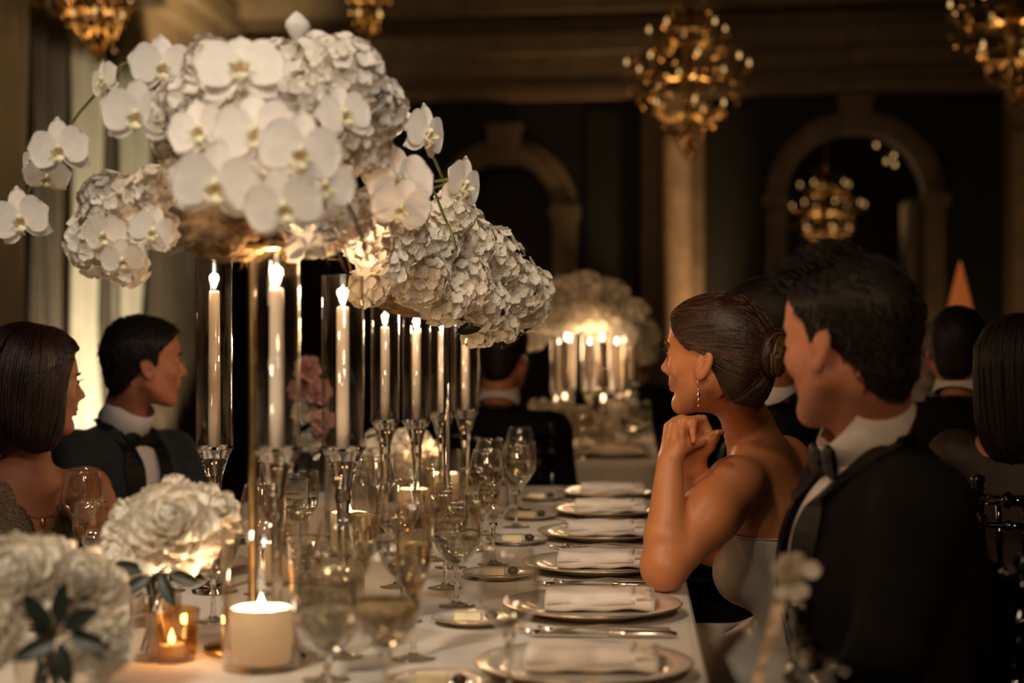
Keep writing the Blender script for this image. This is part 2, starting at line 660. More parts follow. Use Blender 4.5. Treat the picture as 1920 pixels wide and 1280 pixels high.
        for ax in range(3):
            u, w = (ax + 1) % 3, (ax + 2) % 3
            a0 = [slice(1, m[i]) for i in range(3)]
            a0[ax] = slice(0, m[ax])
            a1 = list(a0)
            a1[ax] = slice(1, m[ax] + 1)
            na, nb = neg[tuple(a0)], neg[tuple(a1)]
            for flip in (False, True):
                e = (na & ~nb) if not flip else (~na & nb)
                pts = np.argwhere(e)
                off = np.ones(3, int)
                off[ax] = 0
                pts = pts + off
                du = np.zeros(3, int)
                du[u] = 1
                dw = np.zeros(3, int)
                dw[w] = 1
                q = [pts - du - dw, pts - dw, pts, pts - du]
                q = np.stack([idx[tuple(x.T)] for x in q], -1)
                Q.append(q[:, ::-1] if flip else q)
        Q = np.concatenate(Q)
        Q = Q[(Q >= 0).all(1)]
        # light smoothing keeps the blend free of grid steps
        me = bpy.data.meshes.new(name)
        for _ in range(2):
            acc = np.zeros_like(V)
            deg = np.zeros(len(V))
            for i in range(4):
                a, b = Q[:, i], Q[:, (i + 1) % 4]
                np.add.at(acc, a, V[b])
                np.add.at(acc, b, V[a])
                np.add.at(deg, a, 1)
                np.add.at(deg, b, 1)
            V = 0.5 * V + 0.5 * acc / np.maximum(deg, 1)[:, None]
        me.vertices.add(len(V))
        me.vertices.foreach_set('co', V.astype(np.float32).ravel())
        me.loops.add(len(Q) * 4)
        me.loops.foreach_set('vertex_index', Q.astype(np.int32).ravel())
        me.polygons.add(len(Q))
        me.polygons.foreach_set('loop_start', np.arange(0, len(Q) * 4, 4, dtype=np.int32))
        me.polygons.foreach_set('use_smooth', np.ones(len(Q), bool))
        me.update(calc_edges=True)
        me.validate()
        return me


def ribbon(mb, centers, sides, normals, widths, thick):
    """a flat band of real thickness along a line"""
    m = len(centers)
    vs, fs = [], []
    for i in range(m):
        c, s, n = Vector(centers[i]), Vector(sides[i]), Vector(normals[i])
        w = widths[i] if not isinstance(widths, (int, float)) else widths
        for a, b in ((-1, 0), (1, 0), (1, 1), (-1, 1)):
            vs.append(c + s * (a * w / 2) + n * (b * thick))
    for i in range(m - 1):
        for k in range(4):
            k2 = (k + 1) % 4
            fs.append((i * 4 + k, i * 4 + k2, i * 4 + 4 + k2, i * 4 + 4 + k))
    fs.append((3, 2, 1, 0))
    fs.append(tuple(range((m - 1) * 4, m * 4)))
    return mb.add(vs, fs)


def lerp(a, b, t):
    return Vector(a) * (1 - t) + Vector(b) * t
# ------------------------------------------------------------------ the room
WALL_Y, WALL_R = 14.0, R(-4)
WU = Vector((math.cos(WALL_R), math.sin(WALL_R), 0))
WN = Vector((-math.sin(WALL_R), math.cos(WALL_R), 0))
WO = Vector((0, WALL_Y, 0))


def on_wall(px, py, front=0.0):
    d = ray(px, py)
    t = (WO - WN * front - CAM).dot(WN) / d.dot(WN)
    p = CAM + d * t - WO
    return p.dot(WU), p.z


CEIL = 4.75
struct('floor', MB().box((2, 5, -0.05), (6.2, 14.5, 0.05)), 'carpet')
struct('ceiling', MB().box((2, 5, CEIL + 0.05), (6.2, 14.5, 0.05)), 'plaster')
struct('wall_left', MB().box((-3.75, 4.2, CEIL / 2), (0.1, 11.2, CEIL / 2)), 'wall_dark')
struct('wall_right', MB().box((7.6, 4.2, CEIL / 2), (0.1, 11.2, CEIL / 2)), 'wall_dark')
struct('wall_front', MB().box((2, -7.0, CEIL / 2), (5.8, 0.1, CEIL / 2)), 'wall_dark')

# far wall with two arched openings, local x along the wall
arches = []
for (pc, pin, ytop, yspring, pout) in ((948, 1040, 262, 395, 1082), (1603, 1735, 250, 372, 1772)):
    uc, zt = on_wall(pc, ytop)
    ui, zs = on_wall(pin, yspring)
    uo, _ = on_wall(pout, yspring)
    arches.append((uc, ui - uc, zs, uo - ui))
wall = MB()
TH = 0.35
U0, U1 = -3.9, 7.8


def wall_block(x0, x1, z0, z1):
    wall.box(((x0 + x1) / 2, TH / 2, (z0 + z1) / 2), ((x1 - x0) / 2, TH / 2, (z1 - z0) / 2))


xs = U0
for (uc, r, zs, w) in arches:
    wall_block(xs, uc - r, 0, CEIL)
    n = 24
    for i in range(n):
        a0, a1 = math.pi * (1 - i / n), math.pi * (1 - (i + 1) / n)
        xa, xb = uc + r * math.cos(a0), uc + r * math.cos(a1)
        za, zb = zs + r * math.sin(a0), zs + r * math.sin(a1)
        vs = [(xa, 0, za), (xb, 0, zb), (xb, 0, CEIL), (xa, 0, CEIL), (xa, TH, za), (xb, TH, zb), (xb, TH, CEIL), (xa, TH, CEIL)]
        wall.add(vs, [(0, 1, 2, 3), (7, 6, 5, 4), (0, 4, 5, 1), (1, 5, 6, 2), (2, 6, 7, 3), (3, 7, 4, 0)])
    xs = uc + r
wall_block(xs, U1, 0, CEIL)
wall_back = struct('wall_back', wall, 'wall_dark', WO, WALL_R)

for i, (uc, r, zs, w) in enumerate(arches):
    # moulded arch surround: jambs and ring in two steps, with a keystone
    g = MB()
    for (r0, r1, d) in ((r - 0.01, r + w * 0.62, 0.09), (r + w * 0.62, r + w, 0.05)):
        prev = None
        pts = [(uc - 1, 0)]
        path = [(-1, 0.0)] + [(k / 32, None) for k in range(33)] + [(2, 0.0)]
        prof = []
        for t, z in path:
            if t == -1:
                prof.append(((uc - r0, 0), (uc - r1, 0)))
            elif t == 2:
                prof.append(((uc + r0, 0), (uc + r1, 0)))
            else:
                a = math.pi * (1 - t)
                prof.append(((uc + r0 * math.cos(a), zs + r0 * math.sin(a)), (uc + r1 * math.cos(a), zs + r1 * math.sin(a))))
        vs, fs = [], []
        for (a, b) in prof:
            vs += [(a[0], -d, a[1]), (b[0], -d, b[1]), (b[0], 0.0, b[1]), (a[0], 0.0, a[1])]
        for k in range(len(prof) - 1):
            for q in range(4):
                q2 = (q + 1) % 4
                fs.append((k * 4 + q, k * 4 + q2, k * 4 + 4 + q2, k * 4 + 4 + q))
        g.add(vs, fs)
    o = struct('trim_%d' % (i + 1), g, 'moulding', WO, WALL_R)
    k = MB()
    k.add([(uc - 0.10, -0.14, zs + r - 0.04), (uc + 0.10, -0.14, zs + r - 0.04), (uc + 0.15, -0.14, zs + r + w + 0.12), (uc - 0.15, -0.14, zs + r + w + 0.12),
           (uc - 0.10, -0.01, zs + r - 0.04), (uc + 0.10, -0.01, zs + r - 0.04), (uc + 0.15, -0.01, zs + r + w + 0.12), (uc - 0.15, -0.01, zs + r + w + 0.12)],
          [(0, 1, 2, 3), (7, 6, 5, 4), (0, 4, 5, 1), (1, 5, 6, 2), (2, 6, 7, 3), (3, 7, 4, 0)])
    link('keystone', k.mesh('keystone', False), 'moulding', o)
    im = MB()
    for sx in (-1, 1):
        im.box((uc + sx * (r + w / 2), -0.09, zs - 0.02), (w / 2 + 0.03, 0.06, 0.05))
    link('impost', im.mesh('impost', False), 'moulding', o)

# the left arch is a shallow niche with a dark glazed panel, the right one opens on a dark side room
uc, r, zs, w = arches[0]
g = MB().box((uc, TH + 0.05, (zs + r) / 2), (r + 0.1, 0.05, (zs + r) / 2 + 0.1))
struct('wall_niche', g, 'glass_black', WO, WALL_R)
uc2, r2, zs2, w2 = arches[1]
g = MB()
D = 5.0
g.box((uc2 - r2 - 0.55, TH + D / 2, CEIL / 2), (0.05, D / 2, CEIL / 2))
g.box((uc2 + r2 + 0.55, TH + D / 2, CEIL / 2), (0.05, D / 2, CEIL / 2))
g.box((uc2, TH + D + 0.05, CEIL / 2), (r2 + 0.6, 0.05, CEIL / 2))
struct('wall_side_room', g, 'wall_panel', WO, WALL_R)
struct('floor_side_room', MB().box((uc2, TH + D / 2, -0.05), (r2 + 0.6, D / 2, 0.05)), 'carpet', WO, WALL_R)
# inner shutters of the doorway, left edge in the light
g = MB()
for sx in (1,):
    g.box((uc2 + sx * (r2 - 0.07), TH + 0.05, zs2 / 2), (0.07, 0.30, zs2 / 2))
struct('trim_3', g, 'moulding', WO, WALL_R)

# entablature: stepped horizontal mouldings
g = MB()
_, zb = on_wall(960, 190)
_, z1 = on_wall(960, 150)
_, z2 = on_wall(960, 112)
_, z3 = on_wall(960, 82)
_, z4 = on_wall(960, 40)
steps = [(zb, zb + 0.09, 0.16), (zb + 0.09, zb + 0.2, 0.11), (zb + 0.2, z2, 0.2), (z2, z3 + 0.02, 0.34), (z3 + 0.02, z4, 0.12), (z4, z4 + 0.14, 0.42), (z4 + 0.14, CEIL, 0.62)]
for (za, zc, d) in steps:
    g.box(((U0 + U1) / 2, -d / 2, (za + zc) / 2), ((U1 - U0) / 2, d / 2, (zc - za) / 2))
struct('trim_entablature', g, 'moulding', WO, WALL_R)
g = MB()
ua, _ = on_wall(1585, 190)
for (za, zc, d) in steps[:4]:
    g.box(((ua + U1) / 2, -d - 0.05, (za + zc) / 2), ((U1 - ua) / 2, 0.06, (zc - za) / 2 - 0.01))
struct('trim_entablature_break', g, 'moulding', WO, WALL_R)

# left cornice, running towards the camera
g = MB()
for (za, zc, d) in ((3.2, 3.32, 0.12), (3.32, 3.62, 0.08), (3.62, 3.78, 0.24), (3.78, 3.98, 0.34), (3.98, 4.3, 0.16), (4.3, 4.5, 0.42), (4.5, CEIL, 0.6)):
    g.box((-3.65 + d / 2, 4.2, (za + zc) / 2), (d / 2, 10.0, (zc - za) / 2))
struct('trim_cornice', g, 'moulding')

# columns with pilasters
for i, (pl, pr, pp) in enumerate(((1240, 1296, 1204), (1896, 1960, 1880))):
    ul, _ = on_wall(pl, 400, 0.25)
    ur, _ = on_wall(pr, 400, 0.25)
    up, _ = on_wall(pp, 400)
    rr = (ur - ul) / 2
    ucx = (ul + ur) / 2
    p = struct('pilaster_%d' % (i + 1), MB().box(((up + ur + 0.1) / 2, -0.06, zb / 2), ((ur + 0.1 - up) / 2, 0.06, zb / 2)), 'moulding', WO, WALL_R)
    prof = [(rr * 1.5, 0.0), (rr * 1.5, 0.12), (rr * 1.25, 0.14), (rr * 1.35, 0.2), (rr * 1.1, 0.25), (rr, 0.3), (rr * 1.02, 1.2), (rr * 0.9, zb - 0.42),
            (rr * 1.05, zb - 0.40), (rr * 1.05, zb - 0.36), (rr * 0.92, zb - 0.34), (rr * 1.1, zb - 0.22), (rr * 1.45, zb - 0.1), (rr * 1.5, zb - 0.0)]
    c = MB().lathe(prof, 40, (ucx, -0.25, 0), ribs=20, ribamp=0.012)
    struct('column_%d' % (i + 1), c, 'stone', WO, WALL_R, smooth=True)
# recessed wall panels between column and arches
for i, (pa, pb) in enumerate(((1100, 1190), (1305, 1425), (1785, 1880))):
    a, _ = on_wall(pa, 300)
    b, _ = on_wall(pb, 300)
    struct('trim_panel_%d' % (i + 1), MB().box(((a + b) / 2, -0.015, 1.75), ((b - a) / 2, 0.015, 1.35)), 'wall_panel', WO, WALL_R)

# ------------------------------------------------------------------ curtains on the left wall
def curtain(y0, y1, ztop, zbot, folds, amp, material, label, tie=0.0, x=-3.42):
    nu, nv = folds * 10, 14

    def f(u, v):
        z = ztop + (zbot - ztop) * v
        pinch = 1 - tie * math.exp(-((v - 0.62) / 0.16) ** 2)
        yy = (y0 + y1) / 2 + (u - 0.5) * (y1 - y0) * pinch
        ph = u * folds * 2 * math.pi
        xx = x + amp * pinch * (math.sin(ph) + 0.35 * math.sin(2.3 * ph + 1.1)) * (0.75 + 0.25 * v) + 0.02 * math.sin(6 * v + u * 9)
        return (xx, yy, z)
    m = MB().grid(f, nu, nv)
    t = thing('curtain', label, 'curtain', (x, (y0 + y1) / 2, 0))
    o = wpart('panel', m, material, t)
    sd = o.modifiers.new('thickness', 'SOLIDIFY')
    sd.thickness = 0.008
    hm = MB()
    hm.tube([(x, y0 - 0.02, ztop + 0.02), (x, y1 + 0.02, ztop + 0.02)], 0.03, 8)
    wpart('heading', hm, 'gold_dark', t)
    return t


curtain(8.3, 9.05, 3.1, 0.02, 6, 0.07, 'drape', 'pale gold curtain panel closest to the end of the left wall by the dark-haired woman')
curtain(9.15, 9.75, 3.1, 0.02, 5, 0.04, 'drape_dark', 'dark brown curtain panel between two pale gold ones')
curtain(9.8, 10.35, 3.1, 0.02, 5, 0.08, 'drape', 'pale gold curtain panel behind the low hanging orchid spray', 0.15)
curtain(10.42, 10.62, 3.1, 0.02, 3, 0.04, 'drape_dark', 'narrow dark curtain strip beside the brightly lit drape')
curtain(10.74, 11.35, 3.1, 0.02, 5, 0.09, 'drape', 'brightly uplit cream curtain gathered behind the seated man with short hair', 0.35)
curtain(11.45, 13.3, 3.1, 0.02, 10, 0.07, 'drape_dark', 'wide dark brown curtain in the far left corner')
# ------------------------------------------------------------------ tables
def cloth_table(name, label, x0, x1, y0, y1, z, drop, group=None):
    t = thing(name, label, 'table', ((x0 + x1) / 2, (y0 + y1) / 2, 0), group=group)
    hx, hy = (x1 - x0) / 2, (y1 - y0) / 2
    nrm = []
    # outline with rounded corners, swept over the edge and down in soft folds
    ol = []
    rc = 0.035
    for (sx, sy, a0) in ((1, -1, -90), (1, 1, 0), (-1, 1, 90), (-1, -1, 180)):
        for k in range(6):
            a = R(a0 + 18 * k)
            ol.append((sx * (hx - rc) + rc * math.cos(a), sy * (hy - rc) + rc * math.sin(a), math.cos(a), math.sin(a)))
    full = []
    for i in range(len(ol)):
        p, q = ol[i], ol[(i + 1) % len(ol)]
        L = math.hypot(q[0] - p[0], q[1] - p[1])
        n = max(1, int(L / 0.05))
        for k in range(n):
            s = k / n
            full.append(tuple(p[j] * (1 - s) + q[j] * s for j in range(4)))
    levels = [(-0.012, 0.0, 0), (0.0, -0.003, 0), (0.006, -0.012, 0), (0.008, -0.03, 0.05), (0.010, -0.12, 0.3), (0.018, -drop * 0.6, 0.8), (0.028, -drop, 1.0)]
    vs, fs = [], []
    n = len(full)
    for (o, dz, am) in levels:
        s = 0
        for i, (x, y, nx, ny) in enumerate(full):
            w = am * 0.018 * (math.sin(i * 0.9) + 0.5 * math.sin(i * 0.37 + 1))
            vs.append((x + nx * (o + w), y + ny * (o + w), z + dz))
    for l in range(len(levels) - 1):
        for i in range(n):
            j = (i + 1) % n
            fs.append((l * n + i, (l + 1) * n + i, (l + 1) * n + j, l * n + j))
    fs.append(tuple(range(n)))
    m = MB().add(vs, fs)
    link('tablecloth', m.mesh('tablecloth', False), 'cloth', t)
    b = MB().box((0, 0, z - 0.03), (hx - 0.02, hy - 0.02, 0.018))
    link('tabletop', b.mesh('tabletop', False), 'stem_dark', t)
    for sx in (-1, 1):
        for sy in (-1, 1):
            link('leg', MB().tube([(sx * (hx - 0.15), sy * (hy - 0.2), 0), (sx * (hx - 0.15), sy * (hy - 0.2), z - 0.04)], 0.025, 8).mesh('leg'), 'gold_dark', t)
    return t


TX0, TX1, TY0, TY1 = -1.10, 0.105, 1.30, 5.22
cloth_table('banquet_table', 'long banquet table under a white cloth with place settings and candles', TX0, TX1, TY0, TY1, TABLE_Z, 0.62)
cloth_table('banquet_table', 'further banquet table under a white cloth holding a cluster of lit candles', TX0, TX1, 6.15, 10.2, TABLE_Z, 0.66)


# ------------------------------------------------------------------ place settings
def proto_plate(rad, h=0.018):
    t = thing('plate', '', 'plate')
    prof = [(0, 0.002), (rad * 0.55, 0.002), (rad * 0.6, 0.0), (rad * 0.62, 0.004), (rad * 0.72, h * 0.55), (rad * 0.985, h), (rad, h + 0.001), (rad * 0.985, h + 0.003),
            (rad * 0.74, h * 0.55 + 0.004), (rad * 0.64, 0.0065), (0.0, 0.006)]
    link('dish', MB().lathe(prof, 56).mesh('dish'), 'porcelain', t)
    rim = [(rad * 0.982, h + 0.0024), (rad * 0.992, h + 0.0034), (rad * 1.003, h + 0.002), (rad * 0.994, h + 0.0004)]
    link('gold_rim', MB().lathe(rim + [rim[0]], 56).mesh('gold_rim'), 'gold', t)
    return t


def proto_napkin():
    t = thing('napkin', '', 'napkin')
    # a rolled fold, open end to the table edge: rounded slab in three layers
    L, W, H = 0.094, 0.05, 0.030

    def roll(u, v):
        a = 2 * math.pi * v
        ca, sa = math.cos(a), math.sin(a)
        e = 0.55
        y = W * math.copysign(abs(ca) ** e, ca)
        z = H / 2 + H / 2 * math.copysign(abs(sa) ** e, sa)
        x = (u * 2 - 1) * L
        z += 0.002 * math.sin(7 * x / L + y * 60) + 0.0015 * math.sin(23 * x)
        return (x, y + 0.003 * math.sin(5 * x / L), max(0.0005, z))
    m = MB().grid(roll, 22, 28)
    n = 29
    m.f.append(tuple(range(28)))
    m.f.append(tuple(reversed(range(22 * n, 22 * n + 28))))
    link('roll', m.mesh('roll'), 'napkin', t)

    def flap(u, v):
        x = -L * 0.98 + u * L * 1.62
        y = -W * 1.05 + v * W * 1.9
        z = H + 0.003 + 0.0015 * math.sin(9 * u + 5 * v) - 0.018 * max(0, abs(v - 0.5) * 2 - 0.8) / 0.2
        return (x, y, z)
    f = link('flap', MB().grid(flap, 14, 12).mesh('flap'), 'napkin', t)
    s = f.modifiers.new('thickness', 'SOLIDIFY')
    s.thickness = 0.003
    b = MB().grid(lambda u, v: (L * 0.66 + u * 0.028, -W * 1.08 + v * W * 2.16, H * 0.5 + H * 0.62 * math.sin(math.pi * (0.08 + 0.84 * v)) ** 0.45), 3, 14)
    bb = link('band', b.mesh('band'), 'lace', t)
    s = bb.modifiers.new('thickness', 'SOLIDIFY')
    s.thickness = 0.0025
    return t


def proto_fork():
    t = thing('fork', '', 'cutlery')
    m = MB()
    pts = [(-0.02, 0, 0.006), (0.02, 0, 0.010), (0.07, 0, 0.007), (0.13, 0, 0.004)]
    ribbon(m, pts, [(0, 1, 0)] * 4, [(0, 0, 1)] * 4, [0.006, 0.005, 0.008, 0.013], 0.0025)
    link('handle', m.mesh('handle', False), 'silver', t)
    h = MB()
    pts = [(-0.045, 0, 0.003), (-0.035, 0, 0.002), (-0.02, 0, 0.006)]
    ribbon(h, pts, [(0, 1, 0)] * 3, [(0, 0, 1)] * 3, [0.022, 0.022, 0.006], 0.002)
    hd = link('head', h.mesh('head', False), 'silver', t)
    for k in range(4):
        y = (k - 1.5) * 0.006
        tn = MB()
        tn.tube([(-0.044, y, 0.004), (-0.06, y, 0.003), (-0.085, y, 0.009)], [0.0016, 0.0015, 0.0008], 5)
        link('tine', tn.mesh('tine'), 'silver', hd)
    return t


def proto_knife():
    t = thing('knife', '', 'cutlery')
    m = MB()
    m.tube([(0.03, 0, 0.005), (0.06, 0, 0.006), (0.13, 0, 0.006), (0.14, 0, 0.006)], [0.004, 0.0055, 0.006, 0.003], 8)
    link('handle', m.mesh('handle'), 'silver', t)
    b = MB()
    ribbon(b, [(-0.1, 0.003, 0.004), (-0.085, 0.001, 0.004), (-0.03, 0, 0.004), (0.032, 0, 0.004)], [(0, 1, 0)] * 4, [(0, 0, 1)] * 4, [0.004, 0.014, 0.016, 0.008], 0.0018)
    link('blade', b.mesh('blade', False), 'silver', t)
    return t


def put(proto, flag, loc, rz, label, group, name=None, s=1.0):
    """first use moves the prototype itself, later uses copy the thing with its parts"""
    o = proto if not flag.get(proto.name_full) else copy_tree(proto)
    flag[proto.name_full] = True
    o.location = loc
    o.rotation_euler = (0, 0, rz)
    o.scale = (s, s, s)
    o['label'] = label
    o['group'] = group
    return o


USED = {}
OCC = []          # foot circles already taken on the tables


def free_spot(x, y, r, reach=0.16):
    for k in range(400):
        d = reach * math.sqrt(k / 400)
        a = k * 2.399963
        q = (x + d * math.cos(a), y + d * math.sin(a))
        if all((q[0] - o[0]) ** 2 + (q[1] - o[1]) ** 2 > (r + o[2]) ** 2 for o in OCC):
            OCC.append((q[0], q[1], r))
            return q
    OCC.append((x, y, r))
    return (x, y)


for (px, py, Y, r) in ((402, 900, 3.05, 0.046), (519, 900, 2.45, 0.046), (643, 900, 2.72, 0.046), (722, 900, 4.0, 0.046), (781, 900, 4.1, 0.046), (829, 900, 4.35, 0.046), (873, 900, 4.5, 0.046),
                      (474, 1000, 2.5, 0.078), (838, 1000, 3.75, 0.072), (86, 1300, 2.05, 0.05), (292, 1250, 2.42, 0.045), (752, 950, 4.75, 0.065), (590, 900, 5.0, 0.055), (1128, 850, 7.6, 0.092), (1060, 850, 6.75, 0.07)):
    q = at(px, py, Y)
    OCC.append((q.x, q.y, r))
for (px, py, r) in ((490, 1252, 0.06), (526, 1092, 0.058), (655, 1040, 0.056), (776, 985, 0.054), (832, 945, 0.054), (322, 1238, 0.044)):
    q = on_z(px, py)
    OCC.append((q.x, q.y, r))
dinner, bread, napkin, fork, knife = proto_plate(0.155), proto_plate(0.072, 0.011), proto_napkin(), proto_fork(), proto_knife()
bread.name = 'bread_plate'
SEATS = [2.35, 2.86, 3.37, 3.90, 4.40, 4.88]
where = ['before the empty chair with the flower bow', 'before the man in the black tuxedo', "by the white-dressed woman's elbow",
         'next beyond the white-dressed woman', 'second beyond the white-dressed woman', 'last along the long table']
for i, y in enumerate(SEATS):
    x = -0.066
    OCC.extend([(x, y, 0.157), (-0.262, y - 0.11, 0.074)])
    put(dinner, USED, (x, y, TABLE_Z + 0.001), 0, 'large gold-rimmed white plate ' + where[i], 'gold-rimmed dinner plates')
    put(napkin, USED, (x + 0.012, y + 0.012, TABLE_Z + 0.009), R((-2, 1, -1, 2, 0, 1)[i]), 'rolled pale napkin on a plate ' + where[i], 'rolled napkins on the plates')
    put(bread, USED, (-0.262, y - 0.11, TABLE_Z + 0.001), 0, 'small gold-rimmed bread plate ' + where[i], 'bread plates')
    bm = MB()
    bm.box((-0.272, y - 0.105, TABLE_Z + 0.0135), (0.022, 0.012, 0.006))
    tag(link('butter_pat', bm.mesh('butter_pat', False), 'butter'), 'block of butter on the bread plate ' + where[i], 'butter', 'butter on the bread plates')
    om = MB().ball((-0.232, y - 0.118, TABLE_Z + 0.0165), 0.0095, 12, (1.2, 0.9, 0.9))
    tag(link('olive', om.mesh('olive'), 'olive'), 'dark olive on the bread plate ' + where[i], 'olive', 'olives on the bread plates')
    for (pr, dx, dy, rz, nm) in ((fork, -0.035, -0.198, -3, 'silver fork with its tines towards the glasses '), (knife, 0.0, -0.222, 2, 'silver knife beside the fork '),
                                 (fork, 0.0, -0.175, 4, 'second silver fork closest to the plate ')):
        if i in (3, 4, 5) and pr is knife:
            continue
        put(pr, USED, (x + dx, y + dy, TABLE_Z + 0.001), R(rz), nm + where[i], 'silver cutlery on the long table')
for i, y in enumerate((2.75, 3.3, 3.85)):
    OCC.append((-0.93, y, 0.157))
    put(dinner, USED, (-0.93, y, TABLE_Z + 0.001), 0, 'gold-rimmed white plate on the table side of the guest in the sequined dress', 'plates on the far side of the long table')
    put(napkin, USED, (-0.93, y, TABLE_Z + 0.009), R(180), 'rolled napkin on the table side of the guest in the sequined dress', 'napkins on the far side of the long table')


# ------------------------------------------------------------------ glasses
def proto_glass(name, h, rb, rt, rmax, stem, ribs=0, fill=None, fillmat='wine', foot=0.034):
    """stemmed glass: bowl (a wall of real thickness), stem, foot, wine"""
    t = thing(name, '', 'glass')
    w = 0.0014
    hb = h - stem
    out = []
    for k in range(13):
        s = k / 12
        z = stem + hb * s
        if s < 0.45:
            r = rb + (rmax - rb) * math.sin(s / 0.45 * math.pi / 2)
        else:
            q = (s - 0.45) / 0.55
            r = rmax + (rt - rmax) * q ** 1.6
        out.append((r, z))
    prof = [(0.0, stem)] + out + [(r - w, z + (0.0 if k else 0.0)) for k, (r, z) in enumerate(reversed(out[1:]))] + [(0, stem + 0.004)]
    n = 36 if ribs else 28
    b = MB().lathe(prof, n * (2 if ribs else 1), ribs=ribs, ribamp=0.02 if ribs else 0)
    link('bowl', b.mesh('bowl'), 'goblet_glass', t)
    link('stem', MB().lathe([(0.0, 0.006), (0.008, 0.006), (0.0045, 0.014), (0.0034, stem * 0.5), (0.0042, stem - 0.012), (0.009, stem + 0.001), (0, stem + 0.002)], 14).mesh('stem'), 'crystal', t)
    link('foot', MB().lathe([(0, 0.0), (foot, 0.0), (foot, 0.0015), (foot * 0.5, 0.0035), (0.007, 0.007), (0, 0.0075)], 32).mesh('foot'), 'goblet_glass', t)
    if fill:
        fz = stem + hb * fill
        fp = [(0, stem + 0.005)] + [(max(0.001, r - w - 0.0006), z) for r, z in out if z < fz and z > stem + 0.005]
        fp += [(fp[-1][0], fz), (0, fz)]
        link('wine', MB().lathe(fp, 28).mesh('wine'), fillmat, t)
    return t


def proto_flute():
    t = proto_glass('champagne_flute', 0.235, 0.006, 0.024, 0.028, 0.085, fill=0.6)
    return t


G = {'wine': proto_glass('wine_glass', 0.205, 0.007, 0.031, 0.042, 0.09),
     'white': proto_glass('wine_glass', 0.175, 0.006, 0.029, 0.034, 0.085),
     'goblet': proto_glass('water_goblet', 0.185, 0.010, 0.042, 0.044, 0.07, ribs=18, fill=0.55, fillmat='water'),
     'full': proto_glass('wine_glass', 0.215, 0.008, 0.040, 0.046, 0.085, fill=0.5),
     'flute': proto_flute()}
glass_spots = [
    # kind, foot pixel, label
    ('white', 925, 1058, 'slim empty wine glass standing beside the bread plate by the white-dressed woman'),
    ('goblet', 856, 1136, 'ribbed water goblet between the glasses before the man in the black tuxedo'),
    ('wine', 968, 988, 'tall empty wine glass near the setting next beyond the white-dressed woman'),
    ('wine', 912, 1002, 'empty wine glass behind the slim glass by the white-dressed woman'),
    ('goblet', 893, 1030, 'ribbed goblet behind the slim glass by the white-dressed woman'),
    ('white', 868, 1062, 'slim wine glass beside a ribbed goblet, before the tallest pillar candle group'),
    ('wine', 930, 968, 'empty wine glass at the second setting beyond the white-dressed woman'),
    ('goblet', 975, 955, 'ribbed goblet at the second setting beyond the white-dressed woman'),
    ('wine', 985, 932, 'empty wine glass at the last setting of the long table'),
    ('full', 722, 1352, 'large wine glass half filled with pale wine before the empty chair'),
    ('flute', 775, 1235, 'champagne flute beside the large glass of pale wine'),
    ('goblet', 800, 1168, 'ribbed goblet behind the champagne flute'),
    ('wine', 640, 1232, 'empty wine glass between the front pillar candle and the glass of pale wine'),
    ('goblet', 612, 1275, 'ribbed goblet right beside the front pillar candle'),
    ('flute', 690, 1160, 'champagne flute among goblets in the middle of the table'),
    ('wine', 745, 1100, 'empty wine glass under the tall hurricane candles'),
    ('goblet', 590, 1150, 'ribbed goblet behind the front pillar candle'),
    ('goblet', 400, 1165, 'ribbed goblet beside the pillar candle on the guests side'),
    ('wine', 445, 1112, 'empty wine glass behind the white peony bowl'),
    ('wine', 352, 1110, 'empty wine glass under the peony heads'),
    ('flute', 462, 1068, 'champagne flute near the tall stand, guests side'),
    ('white', 172, 1120, 'slim wine glass before the woman in the sequined dress'),
    ('wine', 205, 1065, 'empty wine glass before the man with the dark blue jacket'),
    ('goblet', 560, 1042, 'ribbed goblet behind the second pillar candle'),
    ('wine', 705, 1020, 'empty wine glass beside the far pillar candle'),
    ('goblet', 835, 1100, 'ribbed goblet crowded among the wine glasses before the man in the black tuxedo'),
    ('goblet', 655, 1340, 'ribbed goblet beside the large glass of pale wine'),
    ('wine', 862, 1290, 'empty wine glass beyond the bread plate before the empty chair'),
    ('wine', 812, 1050, 'empty wine glass among the far candle stems'),
]
for kd, px, py, lb in glass_spots:
    p = on_z(px, py)
    gx_, gy_ = free_spot(p.x, p.y, 0.046)
    put(G[kd], USED, (gx_, gy_, TABLE_Z + 0.0005), random.random() * 6, lb, 'stemmed glasses on the long table')


# ------------------------------------------------------------------ candles
def flame_mesh(h=0.034, r=0.0062):
    return MB().lathe([(0, 0), (r * 0.55, h * 0.08), (r * 0.95, h * 0.25), (r, h * 0.38), (r * 0.75, h * 0.6), (r * 0.36, h * 0.82), (r * 0.08, h * 0.97), (0, h)], 14)


